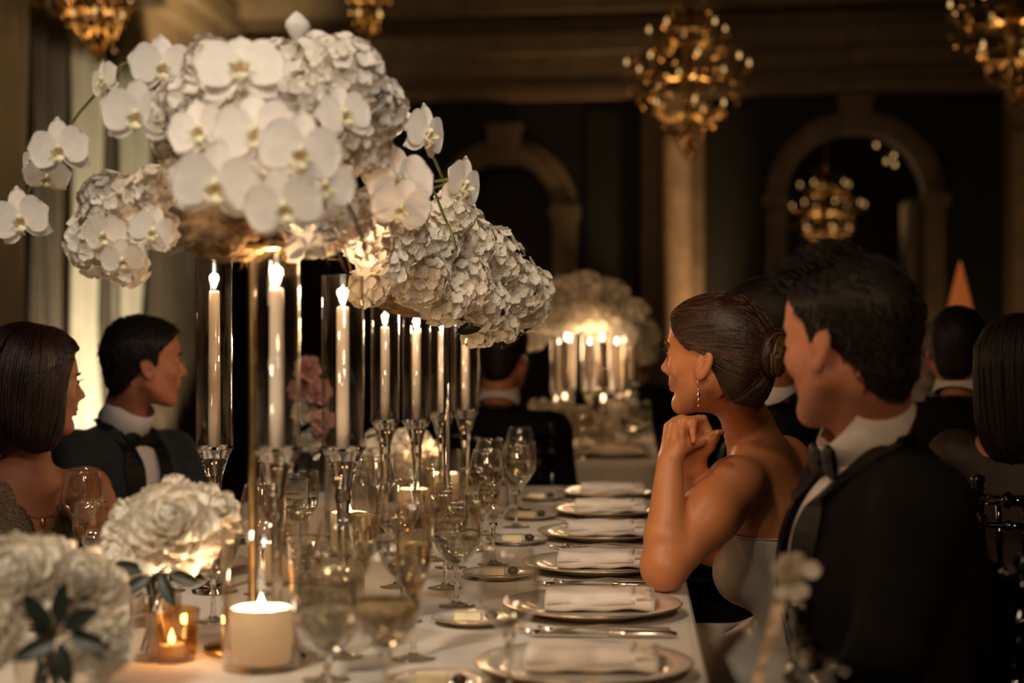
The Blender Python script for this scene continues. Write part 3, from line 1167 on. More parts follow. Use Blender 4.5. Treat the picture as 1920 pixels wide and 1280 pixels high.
def taper_candle(px, Y, y_cup, y_candle, y_tube, tubew, label, light=1.4):
    base = at(px, 900, Y)
    x, y = base.x, base.y
    zc = at(px, y_cup, Y).z
    zt = at(px, y_candle, Y).z
    zg = at(px, y_tube, Y).z
    rt = tubew * mpp(Y) / 2
    S = zc - TABLE_Z
    t = thing('taper_candle_holder', label.replace('CANDLE', 'glass candlestick with chimney'), 'candle holder', (x, y, TABLE_Z + 0.0005), group='glass candlesticks along the long table')
    prof = [(0, 0), (0.043, 0), (0.043, 0.004), (0.030, 0.008), (0.014, 0.018), (0.0085, 0.03), (0.010, 0.045), (0.0075, 0.06), (0.0085, S * 0.45), (0.0115, S * 0.68),
            (0.014, S * 0.72), (0.0125, S * 0.75), (0.016, S * 0.80), (0.024, S * 0.9), (rt * 0.98, S - 0.006), (rt * 1.06, S - 0.003), (rt * 1.06, S), (0.016, S - 0.004), (0.0135, S - 0.02), (0, S - 0.02)]
    link('stem', MB().lathe(prof, 20, ribs=10, ribamp=0.02).mesh('stem'), 'crystal', t)
    w = 0.0018
    H = zg - TABLE_Z
    tube = [(rt, S + 0.0006), (rt, H - 0.001), (rt - w / 2, H), (rt - w, H - 0.001), (rt - w, S + 0.0006), (rt, S + 0.0006)]
    link('chimney', MB().lathe(tube, 40).mesh('chimney'), 'clear_glass', t)
    c = thing('taper_candle', label.replace('CANDLE', 'lit white taper candle'), 'candle', (x, y, zc - 0.0195), group='lit taper candles along the long table')
    hc = zt - zc + 0.0195
    rc = 0.0108
    link('wax', MB().lathe([(0, 0), (rc * 1.05, 0), (rc * 1.05, hc * 0.3), (rc * 0.95, hc - 0.004), (rc * 0.8, hc), (rc * 0.3, hc - 0.003), (0, hc - 0.003)], 20).mesh('wax'), 'wax', c)
    link('wick', MB().tube([(0, 0, hc - 0.004), (0.0006, 0, hc + 0.005)], 0.0008, 6).mesh('wick'), 'wick', c)
    f = link('flame', flame_mesh().mesh('flame'), 'flame', c)
    f.location = (0, 0, hc + 0.003)
    point('taper_flame_light', (x, y, zt + 0.045), light, FLAME, 0.012)
    return t, c


TAP = []
for (px, Y, yc, yt, yg, w, lb) in (
        (402, 3.05, 836, 545, 484, 70, 'CANDLE on the guests side, before the man in the dark blue jacket'),
        (519, 2.45, 838, 540, 470, 88, 'CANDLE with the widest chimney, before the tall flower stand'),
        (643, 2.72, 838, 575, 517, 80, 'CANDLE third along the row after the flower stand'),
        (722, 4.00, 787, 612, 574, 54, 'CANDLE first of the four under the hydrangeas'),
        (781, 4.10, 786, 620, 582, 53, 'CANDLE second of the four under the hydrangeas'),
        (829, 4.35, 772, 622, 590, 51, 'CANDLE third of the four under the hydrangeas'),
        (873, 4.50, 768, 627, 596, 50, 'CANDLE last of the four under the hydrangeas')):
    TAP.append(taper_candle(px, Y, yc, yt, yg, w, lb, 1.9))


def pillar_candle(px, ybase, rad, hw, hg, rg, label, light=1.2):
    p = on_z(px, ybase)
    t = thing('glass_cylinder', label.replace('CANDLE', 'glass cylinder around a pillar candle'), 'candle holder', (p.x, p.y, TABLE_Z + 0.0005), group='glass cylinders with pillar candles')
    w = 0.003
    link('wall', MB().lathe([(0, 0), (rg * 0.97, 0), (rg, 0.004), (rg, hg), (rg - w / 2, hg + 0.0012), (rg - w, hg), (rg - w, 0.009), (0, 0.009)], 44).mesh('wall'), 'clear_glass', t)
    c = thing('pillar_candle', label.replace('CANDLE', 'lit ivory pillar candle'), 'candle', (p.x, p.y, TABLE_Z + 0.0098), group='lit pillar candles')
    dz = hw * 0.36
    prof = [(0, 0), (rad * 0.88, 0), (rad * 0.93, 0.004), (rad, hw - 0.004), (rad * 0.97, hw), (rad * 0.90, hw - 0.003), (rad * 0.82, hw - dz * 0.5), (rad * 0.5, hw - dz * 0.95), (0, hw - dz)]
    link('wax', MB().lathe(prof, 40).mesh('wax'), 'pillar_wax', c)
    link('wick', MB().tube([(0, 0.004, hw - dz), (0.001, 0, hw - dz + 0.015)], 0.001, 6).mesh('wick'), 'wick', c)
    f = link('flame', flame_mesh(0.034, 0.0075).mesh('flame'), 'flame', c)
    f.location = (0, 0, hw - dz + 0.014)
    point('pillar_flame_light', (p.x, p.y, TABLE_Z + 0.0098 + hw - dz + 0.008), light, FLAME, 0.003)
    return t


pillar_candle(490, 1252, 0.046, 0.080, 0.205, 0.058, 'CANDLE at the front of the table beside the peony vases', 22.0)
pillar_candle(526, 1092, 0.043, 0.072, 0.200, 0.056, 'CANDLE behind the front one, by the tall stand', 10.0)
pillar_candle(655, 1040, 0.043, 0.085, 0.210, 0.054, 'CANDLE below the third tall taper', 9.0)
pillar_candle(776, 985, 0.043, 0.085, 0.175, 0.052, 'CANDLE below the four close tapers', 9.0)
pillar_candle(832, 945, 0.043, 0.080, 0.150, 0.052, 'CANDLE at the back behind the four close tapers', 9.0)

# amber votive and its candle
p = on_z(322, 1238)
t = thing('votive_holder', 'faceted amber glass votive holder glowing between the peony vases', 'candle holder', (p.x, p.y, TABLE_Z + 0.0005))
link('cup', MB().lathe([(0, 0), (0.034, 0), (0.036, 0.004), (0.043, 0.075), (0.041, 0.076), (0.0345, 0.008), (0, 0.006)], 10).mesh('cup', False), 'amber_glass', t)
c = thing('tealight', 'small lit candle inside the amber votive holder', 'candle', (p.x, p.y, TABLE_Z + 0.0085))
link('wax', MB().lathe([(0, 0), (0.018, 0), (0.019, 0.016), (0.016, 0.017), (0, 0.014)], 20).mesh('wax'), 'pillar_wax', c)
f = link('flame', flame_mesh(0.024, 0.005).mesh('flame'), 'flame', c)
f.location = (0, 0, 0.016)
point('votive_flame_light', (p.x, p.y, TABLE_Z + 0.056), 0.6, FLAME, 0.008)

# ------------------------------------------------------------------ candle cluster on the further table
for y in (6.45, 6.95, 8.1):
    OCC.append((-0.07, y, 0.157))
k = 0
for (px, Y, yt) in ((1048, 7.0, 672), (1068, 7.5, 668), (1075, 6.8, 672), (1098, 7.6, 660), (1113, 7.1, 662), (1128, 7.4, 672), (1130, 6.8, 666), (1147, 7.6, 668), (1150, 7.0, 672), (1166, 7.2, 674)):
    src_h, src_c = TAP[3 + k % 4]
    h, c = copy_tree(src_h), copy_tree(src_c)
    b = at(px, 800, Y)
    b.x, b.y = free_spot(b.x, b.y, 0.045)
    dz = at(px, yt, Y).z - (src_c.location.z + 0.24)
    s = 0.86 + 0.03 * (k % 4)
    for o, z in ((h, TABLE_Z + 0.0005), (c, TABLE_Z + (src_c.location.z - TABLE_Z) * s)):
        o.location = (b.x, b.y, z)
        o.scale = (1, 1, s)
    tag(h, 'glass candlestick with chimney in the cluster on the further table', 'candle holder', 'candlesticks on the further table')
    tag(c, 'lit taper candle in the cluster on the further table', 'candle', 'taper candles on the further table')
    k += 1
point('far_cluster_light', at(1105, 650, 7.2), 7.0, FLAME, 0.12)
for (kd, px, Y) in (('wine', 1062, 6.6), ('goblet', 1100, 6.5), ('wine', 1140, 6.55), ('goblet', 1168, 6.8), ('wine', 1032, 6.7), ('goblet', 1185, 7.2), ('wine', 1120, 6.35), ('goblet', 1052, 6.4)):
    q = at(px, 850, Y)
    q.x, q.y = free_spot(q.x, q.y, 0.046, 0.4)
    put(G[kd], USED, (q.x, q.y, TABLE_Z + 0.0005), random.random() * 6, 'stemmed glass standing before the candle cluster on the further table', 'glasses on the further table')
for (px, Y) in ((1196, 6.45), (1200, 6.95), (1204, 8.1)):
    q = at(px, 850, Y)
    put(dinner, USED, (-0.07, q.y, TABLE_Z + 0.001), 0, 'gold-rimmed white plate on the further table', 'plates on the further table')
    put(napkin, USED, (-0.06, q.y, TABLE_Z + 0.009), 0, 'rolled napkin on a plate on the further table', 'napkins on the further table')
# ------------------------------------------------------------------ flowers
def petal_mb(L, W, nu=6, nv=6, cup=0.12, curl=0.1, tip=0.55, base=0.25, wav=0.0, seed=0):
    """petal growing along +x from the origin, face up +z"""
    rs = np.random.RandomState(seed)
    ph = rs.rand() * 6

    def f(u, v):
        s = math.sin(u * math.pi / 2)
        s0 = 0.62 if tip < 0.65 else 0.5
        if s > s0:
            wid = math.sqrt(max(0.0, 1 - ((s - s0) / (1 - s0)) ** 2))
        else:
            wid = base + (1 - base) * math.sqrt(max(0.0, 1 - ((s0 - s) / s0) ** 2))
        wid = W / 2 * max(wid, 0.03)
        t = (v - 0.5) * 2
        x = L * (s - 0.10 * s * t * t)
        y = wid * t
        z = cup * L * (t * t) * s * (1 - 0.4 * s) - curl * L * s * s + wav * L * math.sin(9 * t + ph + 5 * s) * s
        return (x, y, z)
    return MB().grid(f, nu, nv)


SH = {}


def shared(key, mb, material):
    if key not in SH:
        me = mb().mesh(key.split('_')[0])
        me.materials.append(MATS[material])
        SH[key] = me
    return SH[key]


def m_petal():
    return petal_mb(0.056, 0.066, 8, 8, 0.10, 0.10, 0.5, 0.3, 0.012, 1)


def m_sepal():
    return petal_mb(0.056, 0.036, 7, 5, 0.12, 0.14, 0.7, 0.3, 0.01, 2)


def m_lip():
    m = MB()
    m.ball((0, 0.004, 0.008), 0.006, 10, (0.9, 1.0, 1.3))
    for s in (-1, 1):
        m.grid(lambda u, v: (s * (0.003 + 0.011 * math.sin(math.pi * v) * (0.4 + 0.6 * u)), -0.004 - 0.012 * v + 0.006 * u, 0.004 + 0.016 * u * math.sin(math.pi * (0.15 + 0.7 * v))), 5, 5)
    m.grid(lambda u, v: ((v - 0.5) * 0.017 * (1 - 0.55 * u) * (0.5 + math.sin(math.pi * min(1, u * 1.2 + 0.1))), -0.008 - 0.020 * u, 0.006 + 0.010 * math.sin(math.pi * u) - 0.004 * abs(v - 0.5)), 6, 5)
    return m


def m_throat():
    return MB().ball((0, -0.005, 0.0085), 0.0042, 10, (1.2, 0.8, 0.6))


def orchid(parent, pos, normal, diam, roll=0.0, up=(0, 0, 1)):
    """a moth orchid bloom: part under the arrangement, petals, sepals and throat its pieces"""
    s = diam / 0.112
    M = place(Vector(pos) - parent.location, basis(normal, up, roll), s)
    o = link('orchid', shared('lip_m', m_lip, 'orchid_lip'), None, parent, M)
    link('throat', shared('throat_m', m_throat, 'orchid_throat'), None, o)
    sep, pet = shared('sepal_m', m_sepal, 'petal_white'), shared('petal_m', m_petal, 'petal_white')
    for a in (90, 218, 322):
        link('sepal', sep, None, o, Matrix.Rotation(R(a + random.uniform(-4, 4)), 4, 'Z') @ Matrix.Translation((0.003, 0, -0.002)) @ Matrix.Rotation(R(random.uniform(-6, 10)), 4, 'Y'))
    for a in (10, 170):
        link('petal', pet, None, o, Matrix.Rotation(R(a + random.uniform(-4, 4)), 4, 'Z') @ Matrix.Translation((0.002, 0, 0.001)) @ Matrix.Rotation(R(random.uniform(-14, 6)), 4, 'Y'))
    return o


def floret_mb(seed=0):
    m = MB()
    base = petal_mb(0.0155, 0.0150, 4, 4, 0.30, 0.02, 0.5, 0.3, 0.10, seed)
    for k in range(4):
        M = Matrix.Rotation(R(90 * k + 8), 4, 'Z') @ Matrix.Rotation(R(-14), 4, 'Y')
        m.inst(base, [M])
    m.ball((0, 0, 0.001), 0.0016, 6)
    return m


def fib(n, jit=0.0):
    out = []
    for i in range(n):
        z = 1 - 2 * (i + 0.5) / n
        a = i * 2.399963
        r = math.sqrt(1 - z * z)
        v = Vector((r * math.cos(a), r * math.sin(a), z))
        if jit:
            v = (v + Vector((random.uniform(-jit, jit), random.uniform(-jit, jit), random.uniform(-jit, jit)))).normalized()
        out.append(v)
    return out


FL = [floret_mb(i) for i in range(3)]
JOINED = {}


def hydrangea(parent, pos, r, single=False, material='petal_soft', dens=1.0, squash=0.85, fs=1.0):
    """a hydrangea head: a hidden core with four-petalled florets over it"""
    Mh = place(Vector(pos) - parent.location, Euler((random.uniform(-.4, .4), random.uniform(-.4, .4), random.uniform(0, 6))).to_matrix(), 1.0)
    core = MB().ball((0, 0, 0), r * 0.80, 12, (1, 1, squash))
    o = link('hydrangea_head', core.mesh('core'), material, parent, Mh)
    n = int(dens * 4 * math.pi * r * r / (0.020 * 0.020 * fs * fs))
    ms = []
    for v in fib(n, 0.12):
        p = Vector((v.x * r, v.y * r, v.z * r * squash)) * random.uniform(0.9, 1.03)
        nn = (v + Vector((random.uniform(-.35, .35), random.uniform(-.35, .35), random.uniform(-.35, .35)))).normalized()
        ms.append(place(p, basis(nn, (0.3, 0.2, 1), random.uniform(0, 1.5)), random.uniform(0.85, 1.15) * fs))
    if single:
        for i, M in enumerate(ms):
            link('floret', shared('floret_%d_%s' % (i % 3, material), lambda: FL[i % 3], material), None, o, M)
    else:
        m = MB()
        for i, M in enumerate(ms):
            m.inst(FL[i % 3], [M])
        q = link('florets', m.mesh('florets'), material, o)
        q['kind'] = 'stuff'
    return o


def mum(parent, pos, normal, r, material='petal_cream', n=78):
    """a full round bloom of many narrow petals, as one part"""
    m = MB()
    bases = [petal_mb(1.0, 0.62, 5, 4, 0.28, -0.22, 0.6, 0.4, 0.04, i) for i in range(3)]
    for i in range(n):
        t = (i + 0.5) / n
        el = R(88 - 128 * t ** 0.75)
        az = i * 2.399963
        L = r * (0.62 + 0.42 * t)
        d = Vector((math.cos(az) * math.cos(el), math.sin(az) * math.cos(el), math.sin(el)))
        z = (Vector((0, 0, 1)) - d * d.z)
        z = z if z.length > 0.05 else Vector((1, 0, 0))
        z.normalize()
        y = z.cross(d)
        Rm = Matrix((d, y, z)).transposed()
        m.inst(bases[i % 3], [place(d * r * 0.12, Rm, L * random.uniform(0.78, 1.14))])
    o = link('bloom', m.mesh('bloom'), material, parent, place(Vector(pos) - parent.location, basis(normal), 1.0))
    o['kind'] = 'stuff'
    return o


def toward_cam(p):
    return (CAM - Vector(p)).normalized()


# ---- the big orchid centrepiece
P0 = at(474, 1000, 2.5)
cp = thing('orchid_centerpiece', 'towering centrepiece of white moth orchids and hydrangeas on a tall slim stand', 'flower arrangement', (P0.x, P0.y, TABLE_Z + 0.0005))
ztop = at(474, 470, 2.5).z
st = MB()
Hs = ztop - TABLE_Z
st.lathe([(0, 0), (0.075, 0), (0.075, 0.008), (0.02, 0.014), (0.0075, 0.03), (0.0065, Hs * 0.5), (0.0075, Hs - 0.02), (0.03, Hs - 0.005), (0.075, Hs), (0.075, Hs + 0.006), (0, Hs + 0.006)], 28)
link('stand', st.mesh('stand'), 'gold', cp)
fm = MB()
fp = at(430, 430, 2.47)
fm.ball(fp - cp.location, 0.072, 40, (1.0, 1.0, 0.66))
fm.v = [tuple(Vector(v) + (Vector(v) - (fp - cp.location)) * (0.10 * math.sin(v[0] * 190 + v[2] * 90) * math.sin(v[1] * 170 + v[2] * 210) + random.uniform(-0.05, 0.05))) for v in fm.v]
link('moss_base', fm.mesh('moss_base'), 'moss', cp)
twig = MB()
rs = random.Random(3)
for i in range(70):
    a = at(rs.uniform(370, 690), rs.uniform(400, 470), rs.uniform(2.38, 2.6))
    d = Vector((rs.uniform(-1, 1), rs.uniform(-1, 0.4), rs.uniform(-0.7, 0.3))).normalized()
    twig.tube([a, a + d * 0.03 + Vector((0, 0, rs.uniform(-.01, .01))), a + d * 0.055], [0.0016, 0.0014, 0.0006], 4)
o = wpart('twigs', twig, 'moss', cp)
o['kind'] = 'stuff'
# hydrangea heads that fill the dome
for (px, py, r, Y) in ((640, 150, 82, 2.50), (700, 205, 58, 2.58), (590, 125, 60, 2.52), (345, 195, 52, 2.45), (450, 200, 80, 2.5), (540, 290, 95, 2.48), (630, 265, 72, 2.52), (690, 275, 42, 2.62),
                       (410, 300, 75, 2.5), (395, 120, 48, 2.52), (520, 130, 55, 2.55), (215, 385, 62, 2.78), (190, 455, 62, 2.78), (285, 355, 42, 2.62), (240, 500, 34, 2.76), (330, 270, 40, 2.55),
                       (300, 430, 34, 2.66), (480, 340, 80, 2.55), (600, 380, 60, 2.55), (545, 415, 46, 2.5), (600, 440, 42, 2.56), (690, 455, 46, 2.85), (650, 420, 40, 2.75), (700, 400, 46, 2.8), (570, 190, 60, 2.46), (310, 215, 40, 2.5)):
    hydrangea(cp, at(px, py, Y), r * mpp(Y), dens=1.0, squash=0.95, fs=1.1)
# moth orchids: pixel of the lip, spread in pixels, distance, turn of the face (right, up), roll
ORCH = [(112, 240 + 40, 122, 2.66, -0.25, 0.0, 8), (40, 410, 124, 2.72, -0.3, -0.1, 10), (88, 330, 92, 2.76, -0.1, -0.45, -10), (62, 300, 70, 2.84, -0.9, 0.0, 20),
        (303, 126, 130, 2.52, 0.15, 0.1, 0), (256, 214, 140, 2.46, -0.15, -0.1, -6), (196, 150, 84, 2.60, -0.95, 0.1, 20),
        (404, 346, 176, 2.16, -0.05, -0.15, -4), (480, 250, 170, 2.20, 0.0, 0.15, 8), (562, 286, 168, 2.16, 0.15, 0.0, -10), (532, 386, 158, 2.14, 0.0, -0.2, 14),
        (606, 346, 130, 2.18, 0.35, -0.1, -8), (450, 130, 175, 2.34, -0.05, 0.45, 4), (560, 155, 120, 2.44, 0.15, 0.35, -12), (645, 215, 120, 2.40, 0.4, 0.2, 10), (375, 245, 130, 2.28, -0.35, 0.1, 12),
        (748, 340, 150, 2.66, 0.25, 0.2, 6), (752, 388, 120, 2.60, 0.1, -0.25, -14), (800, 250, 118, 2.80, 0.95, 0.05, -10), (868, 346, 112, 2.90, 0.95, 0.0, -14), (752, 232, 74, 2.86, 0.3, 0.6, 10),
        (196, 440, 96, 2.68, -0.35, -0.2, 12), (285, 432, 96, 2.58, 0.15, -0.15, -18), (230, 486, 88, 2.66, -0.1, -0.4, 6), (575, 465, 90, 2.40, 0.5, -0.6, 12), (700, 500, 70, 2.9, 0.2, -0.5, 5), (640, 395, 80, 2.34, 0.5, -0.5, -20)]
for (px, py, d, Y, tx, tz, rl) in ORCH:
    p = at(px, py, Y)
    n = (toward_cam(p) + RGT * tx * 1.3 + UPV * tz * 1.3).normalized()
    orchid(cp, p, n, d * mpp(Y), R(rl))
# buds and arching stems
bd = MB()
b0 = at(556, 88, 2.5)
bd.tube([at(545, 120, 2.5), b0], [0.0025, 0.002], 6)
wpart('flower_stem', bd, 'stem_green', cp)
bm = MB().lathe([(0, -0.026), (0.008, -0.02), (0.019, -0.001), (0.0175, 0.007), (0.007, 0.019), (0, 0.024)], 12, at(556, 50, 2.5), ribs=3, ribamp=0.12)
wpart('bud', bm, 'petal_white', cp)
for pts in (((300, 100, 2.56), (230, 120, 2.64), (150, 210, 2.72), (90, 290, 2.8), (40, 380, 2.8)),
            ((560, 200, 2.6), (700, 190, 2.75), (765, 230, 2.86), (815, 300, 2.92), (835, 345, 2.95)),
            ((835, 345, 2.95), (812, 352, 2.97), (830, 400, 3.0), (848, 440, 3.0), (856, 470, 3.02)),
            ((868, 335, 2.92), (840, 336, 2.94), (815, 340, 2.95)),
            ((640, 360, 2.34), (662, 400, 2.34), (678, 445, 2.34), (690, 490, 2.34))):
    m = MB()
    P = [at(*q) for q in pts]
    m.tube(P, 0.0028, 6)
    wpart('flower_stem', m, 'stem_dark' if pts[0][0] == 640 else 'stem_green', cp)

# ---- the hydrangea centrepiece behind it, its florets one by one
P1 = at(838, 1000, 3.75)
c2 = thing('hydrangea_centerpiece', 'sloping mound of cream hydrangeas on a clear stand above four tapers', 'flower arrangement', (P1.x, P1.y, TABLE_Z + 0.0005))
Hs = at(838, 560, 3.75).z - TABLE_Z
link('stand', MB().lathe([(0, 0), (0.07, 0), (0.07, 0.008), (0.012, 0.014), (0.008, 0.03), (0.008, Hs - 0.02), (0.07, Hs), (0.07, Hs + 0.006), (0, Hs + 0.006)], 24).mesh('stand'), 'crystal', c2)
fm = MB().ball(at(800, 545, 3.55) - c2.location, 0.12, 20, (1.1, 1.0, 0.5))
link('moss_base', fm.mesh('moss_base'), 'moss', c2)
HY = [(742, 450, 58, 3.10, 0), (720, 505, 44, 3.05, 0), (800, 450, 64, 3.25, 0), (785, 520, 56, 3.2, 0), (862, 455, 66, 3.40, 1), (915, 490, 66, 3.55, 1), (860, 530, 60, 3.35, 0), (955, 540, 62, 3.62, 1),
      (900, 570, 52, 3.48, 0), (830, 565, 44, 3.3, 0), (985, 580, 42, 3.7, 0), (940, 612, 30, 3.6, 0), (895, 625, 26, 3.5, 0), (690, 540, 34, 2.98, 0), (845, 400, 40, 3.25, 0), (760, 395, 40, 3.05, 0), (1000, 540, 34, 3.75, 0)]
for (px, py, r, Y, sg) in HY:
    hydrangea(c2, at(px, py, Y), r * mpp(Y), single=bool(sg), material='petal_cream' if px > 700 else 'petal_soft', dens=0.72 if sg else 0.9, squash=0.95, fs=1.08)
lf = MB()
for (px, py, Y) in ((945, 590, 3.5), (905, 610, 3.45), (975, 620, 3.65), (870, 600, 3.4), (1000, 600, 3.7)):
    b = petal_mb(0.06, 0.028, 5, 4, 0.2, 0.3, 0.8, 0.2)
    lf.inst(b, [place(at(px, py, Y), basis((0.3, -0.8, 0.4), (random.uniform(-1, 1), 0, -1)), 1.0)])
wpart('leaves', lf, 'leaf_dark', c2)

# ---- low flower bowls and vases
def vase(parent, r, h, water=True):
    link('vase', MB().lathe([(0, 0), (r * 0.9, 0), (r, 0.006), (r, h), (r - 0.0015, h + 0.001), (r - 0.003, h), (r - 0.003, 0.008), (0, 0.008)], 32).mesh('vase'), 'clear_glass', parent)
    m = MB()
    for k in range(9):
        a = k * 2.4
        m.tube([(math.cos(a) * r * 0.55, math.sin(a) * r * 0.55, 0.012), (math.cos(a + 2) * r * 0.3, math.sin(a + 2) * r * 0.3, h), (math.cos(a + 2) * r * 0.6, math.sin(a + 2) * r * 0.6, h + 0.05)], 0.0025, 5)
    link('stems', m.mesh('stems'), 'stem_dark', parent)


def leaf_sprig(parent, pts, L=0.06):
    for (px, py, Y, dx, dz) in pts:
        b = petal_mb(L, L * 0.42, 6, 4, 0.2, 0.2, 0.8, 0.15)
        me = b.mesh('leaf')
        d = Vector((dx, -0.3, dz)).normalized()
        nz = Vector((0, -1, 0.3))
        nz = (nz - d * nz.dot(d)).normalized()
        Rm = Matrix((d, nz.cross(d), nz)).transposed()
        link('leaf', me, 'leaf_dark', parent, place(at(px, py, Y) - parent.location, Rm))


q = at(86, 1300, 2.05)
v1 = thing('peony_vase', 'glass vase of full white blooms with dark leaves at the corner of the table', 'flower arrangement', (q.x, q.y, TABLE_Z + 0.0005))
vase(v1, 0.040, 0.11)
for (px, py, r, Y, n) in ((38, 1085, 96, 2.02, (-0.2, -0.9, 0.5)), (150, 1105, 88, 2.12, (0.3, -0.7, 0.7)), (188, 1205, 68, 1.98, (0.6, -0.8, -0.1)), (-10, 1180, 70, 1.95, (-0.6, -0.8, 0.1)), (95, 1060, 70, 2.16, (0, -0.3, 1))):
    mum(v1, at(px, py, Y), n, r * mpp(Y))
leaf_sprig(v1, ((110, 1170, 1.9, 0.2, 1), (95, 1180, 1.9, -0.5, 0.8), (120, 1180, 1.9, 0.8, 0.5), (105, 1200, 1.9, -0.7, -0.3), (130, 1190, 1.9, 0.9, -0.2), (112, 1205, 1.9, 0.3, -1)), 0.055)
q = at(292, 1250, 2.42)
v2 = thing('peony_vase', 'glass vase of full white blooms in front of the man in the dark blue jacket', 'flower arrangement', (q.x, q.y, TABLE_Z + 0.0005))
vase(v2, 0.038, 0.10)
for (px, py, r, Y, n) in ((322, 990, 92, 2.36, (0.1, -0.8, 0.6)), (250, 985, 66, 2.44, (-0.5, -0.5, 0.7)), (395, 965, 62, 2.46, (0.6, -0.4, 0.6)), (240, 1040, 56, 2.38, (-0.8, -0.6, 0)), (330, 930, 52, 2.5, (0, -0.2, 1)), (370, 1020, 50, 2.42, (0.7, -0.6, 0))):
    mum(v2, at(px, py, Y), n, r * mpp(Y))
leaf_sprig(v2, ((280, 1080, 2.32, -0.6, -0.4), (300, 1080, 2.32, 0.4, -0.6), (270, 1070, 2.33, -0.8, 0.2), (320, 1075, 2.33, 0.8, -0.2)), 0.05)
q = at(752, 950, 4.75)
v3 = thing('hydrangea_bowl', 'low bowl of cream hydrangeas behind the four close tapers', 'flower arrangement', (q.x, q.y, TABLE_Z + 0.0005))
vase(v3, 0.06, 0.08)
for (px, py, r, Y) in ((720, 840, 40, 4.7), (770, 835, 38, 4.75), (805, 855, 32, 4.8), (745, 870, 40, 4.65), (690, 865, 30, 4.7)):
    hydrangea(v3, at(px, py, Y), r * mpp(Y), material='petal_cream', dens=0.7, fs=1.3)
q = at(590, 900, 5.0)
v4 = thing('rose_bowl', 'low bowl of pink and cream blooms behind the tall tapers', 'flower arrangement', (q.x, q.y, TABLE_Z + 0.0005))
vase(v4, 0.05, 0.14)
for (px, py, r, Y, mt) in ((578, 690, 26, 5.0, 'petal_pink'), (600, 735, 28, 4.95, 'petal_pink'), (572, 770, 26, 5.0, 'petal_cream'), (605, 790, 26, 4.9, 'petal_pink'), (585, 825, 28, 4.95, 'petal_cream'), (560, 730, 22, 5.05, 'petal_pink')):
    mum(v4, at(px, py, Y), (random.uniform(-.5, .5), -0.7, 0.5), r * mpp(Y), mt, 60)

# ---- flowers on the further table
q = at(1128, 850, 7.6)
c3 = thing('hydrangea_centerpiece', 'hydrangea mound on a tall stand over the candle cluster of the further table', 'flower arrangement', (q.x, q.y, TABLE_Z + 0.0005))
Hs = at(1128, 600, 7.6).z - TABLE_Z
link('stand', MB().lathe([(0, 0), (0.09, 0), (0.09, 0.008), (0.014, 0.014), (0.012, 0.03), (0.012, Hs - 0.02), (0.08, Hs), (0.08, Hs + 0.006), (0, Hs + 0.006)], 20).mesh('stand'), 'gold_dark', c3)
for (px, py, r, Y) in ((1060, 550, 38, 7.2), (1100, 545, 40, 7.4), (1140, 560, 40, 7.5), (1180, 590, 36, 7.7), (1080, 590, 36, 7.2), (1130, 605, 36, 7.3), (1205, 625, 28, 7.9), (1170, 625, 26, 7.6), (1048, 600, 30, 7.1), (1000, 635, 24, 7.0), (1210, 660, 22, 8.0)):
    hydrangea(c3, at(px, py, Y), r * mpp(Y), material='petal_cream', dens=0.55, fs=1.7)
q = at(1060, 850, 6.75)
c4 = thing('hydrangea_bowl', 'low spread of cream hydrangeas at the foot of the far candle cluster', 'flower arrangement', (q.x, q.y, TABLE_Z + 0.0005))
vase(c4, 0.06, 0.06)
for (px, py, r, Y) in ((1015, 775, 30, 6.7), (1050, 780, 32, 6.75), (1085, 790, 30, 6.7), (1040, 815, 28, 6.6), (1120, 800, 26, 6.8), (1005, 805, 24, 6.6), (1150, 775, 24, 7.0)):
    hydrangea(c4, at(px, py, Y), r * mpp(Y), material='petal_cream', dens=0.55, fs=1.6)


# ------------------------------------------------------------------ chandeliers
def drop_mb(s=1.0):
    m = MB()
    m.lathe([(0, -0.022 * s), (0.009 * s, -0.006 * s), (0.006 * s, 0.006 * s), (0, 0.012 * s)], 6)
    return m


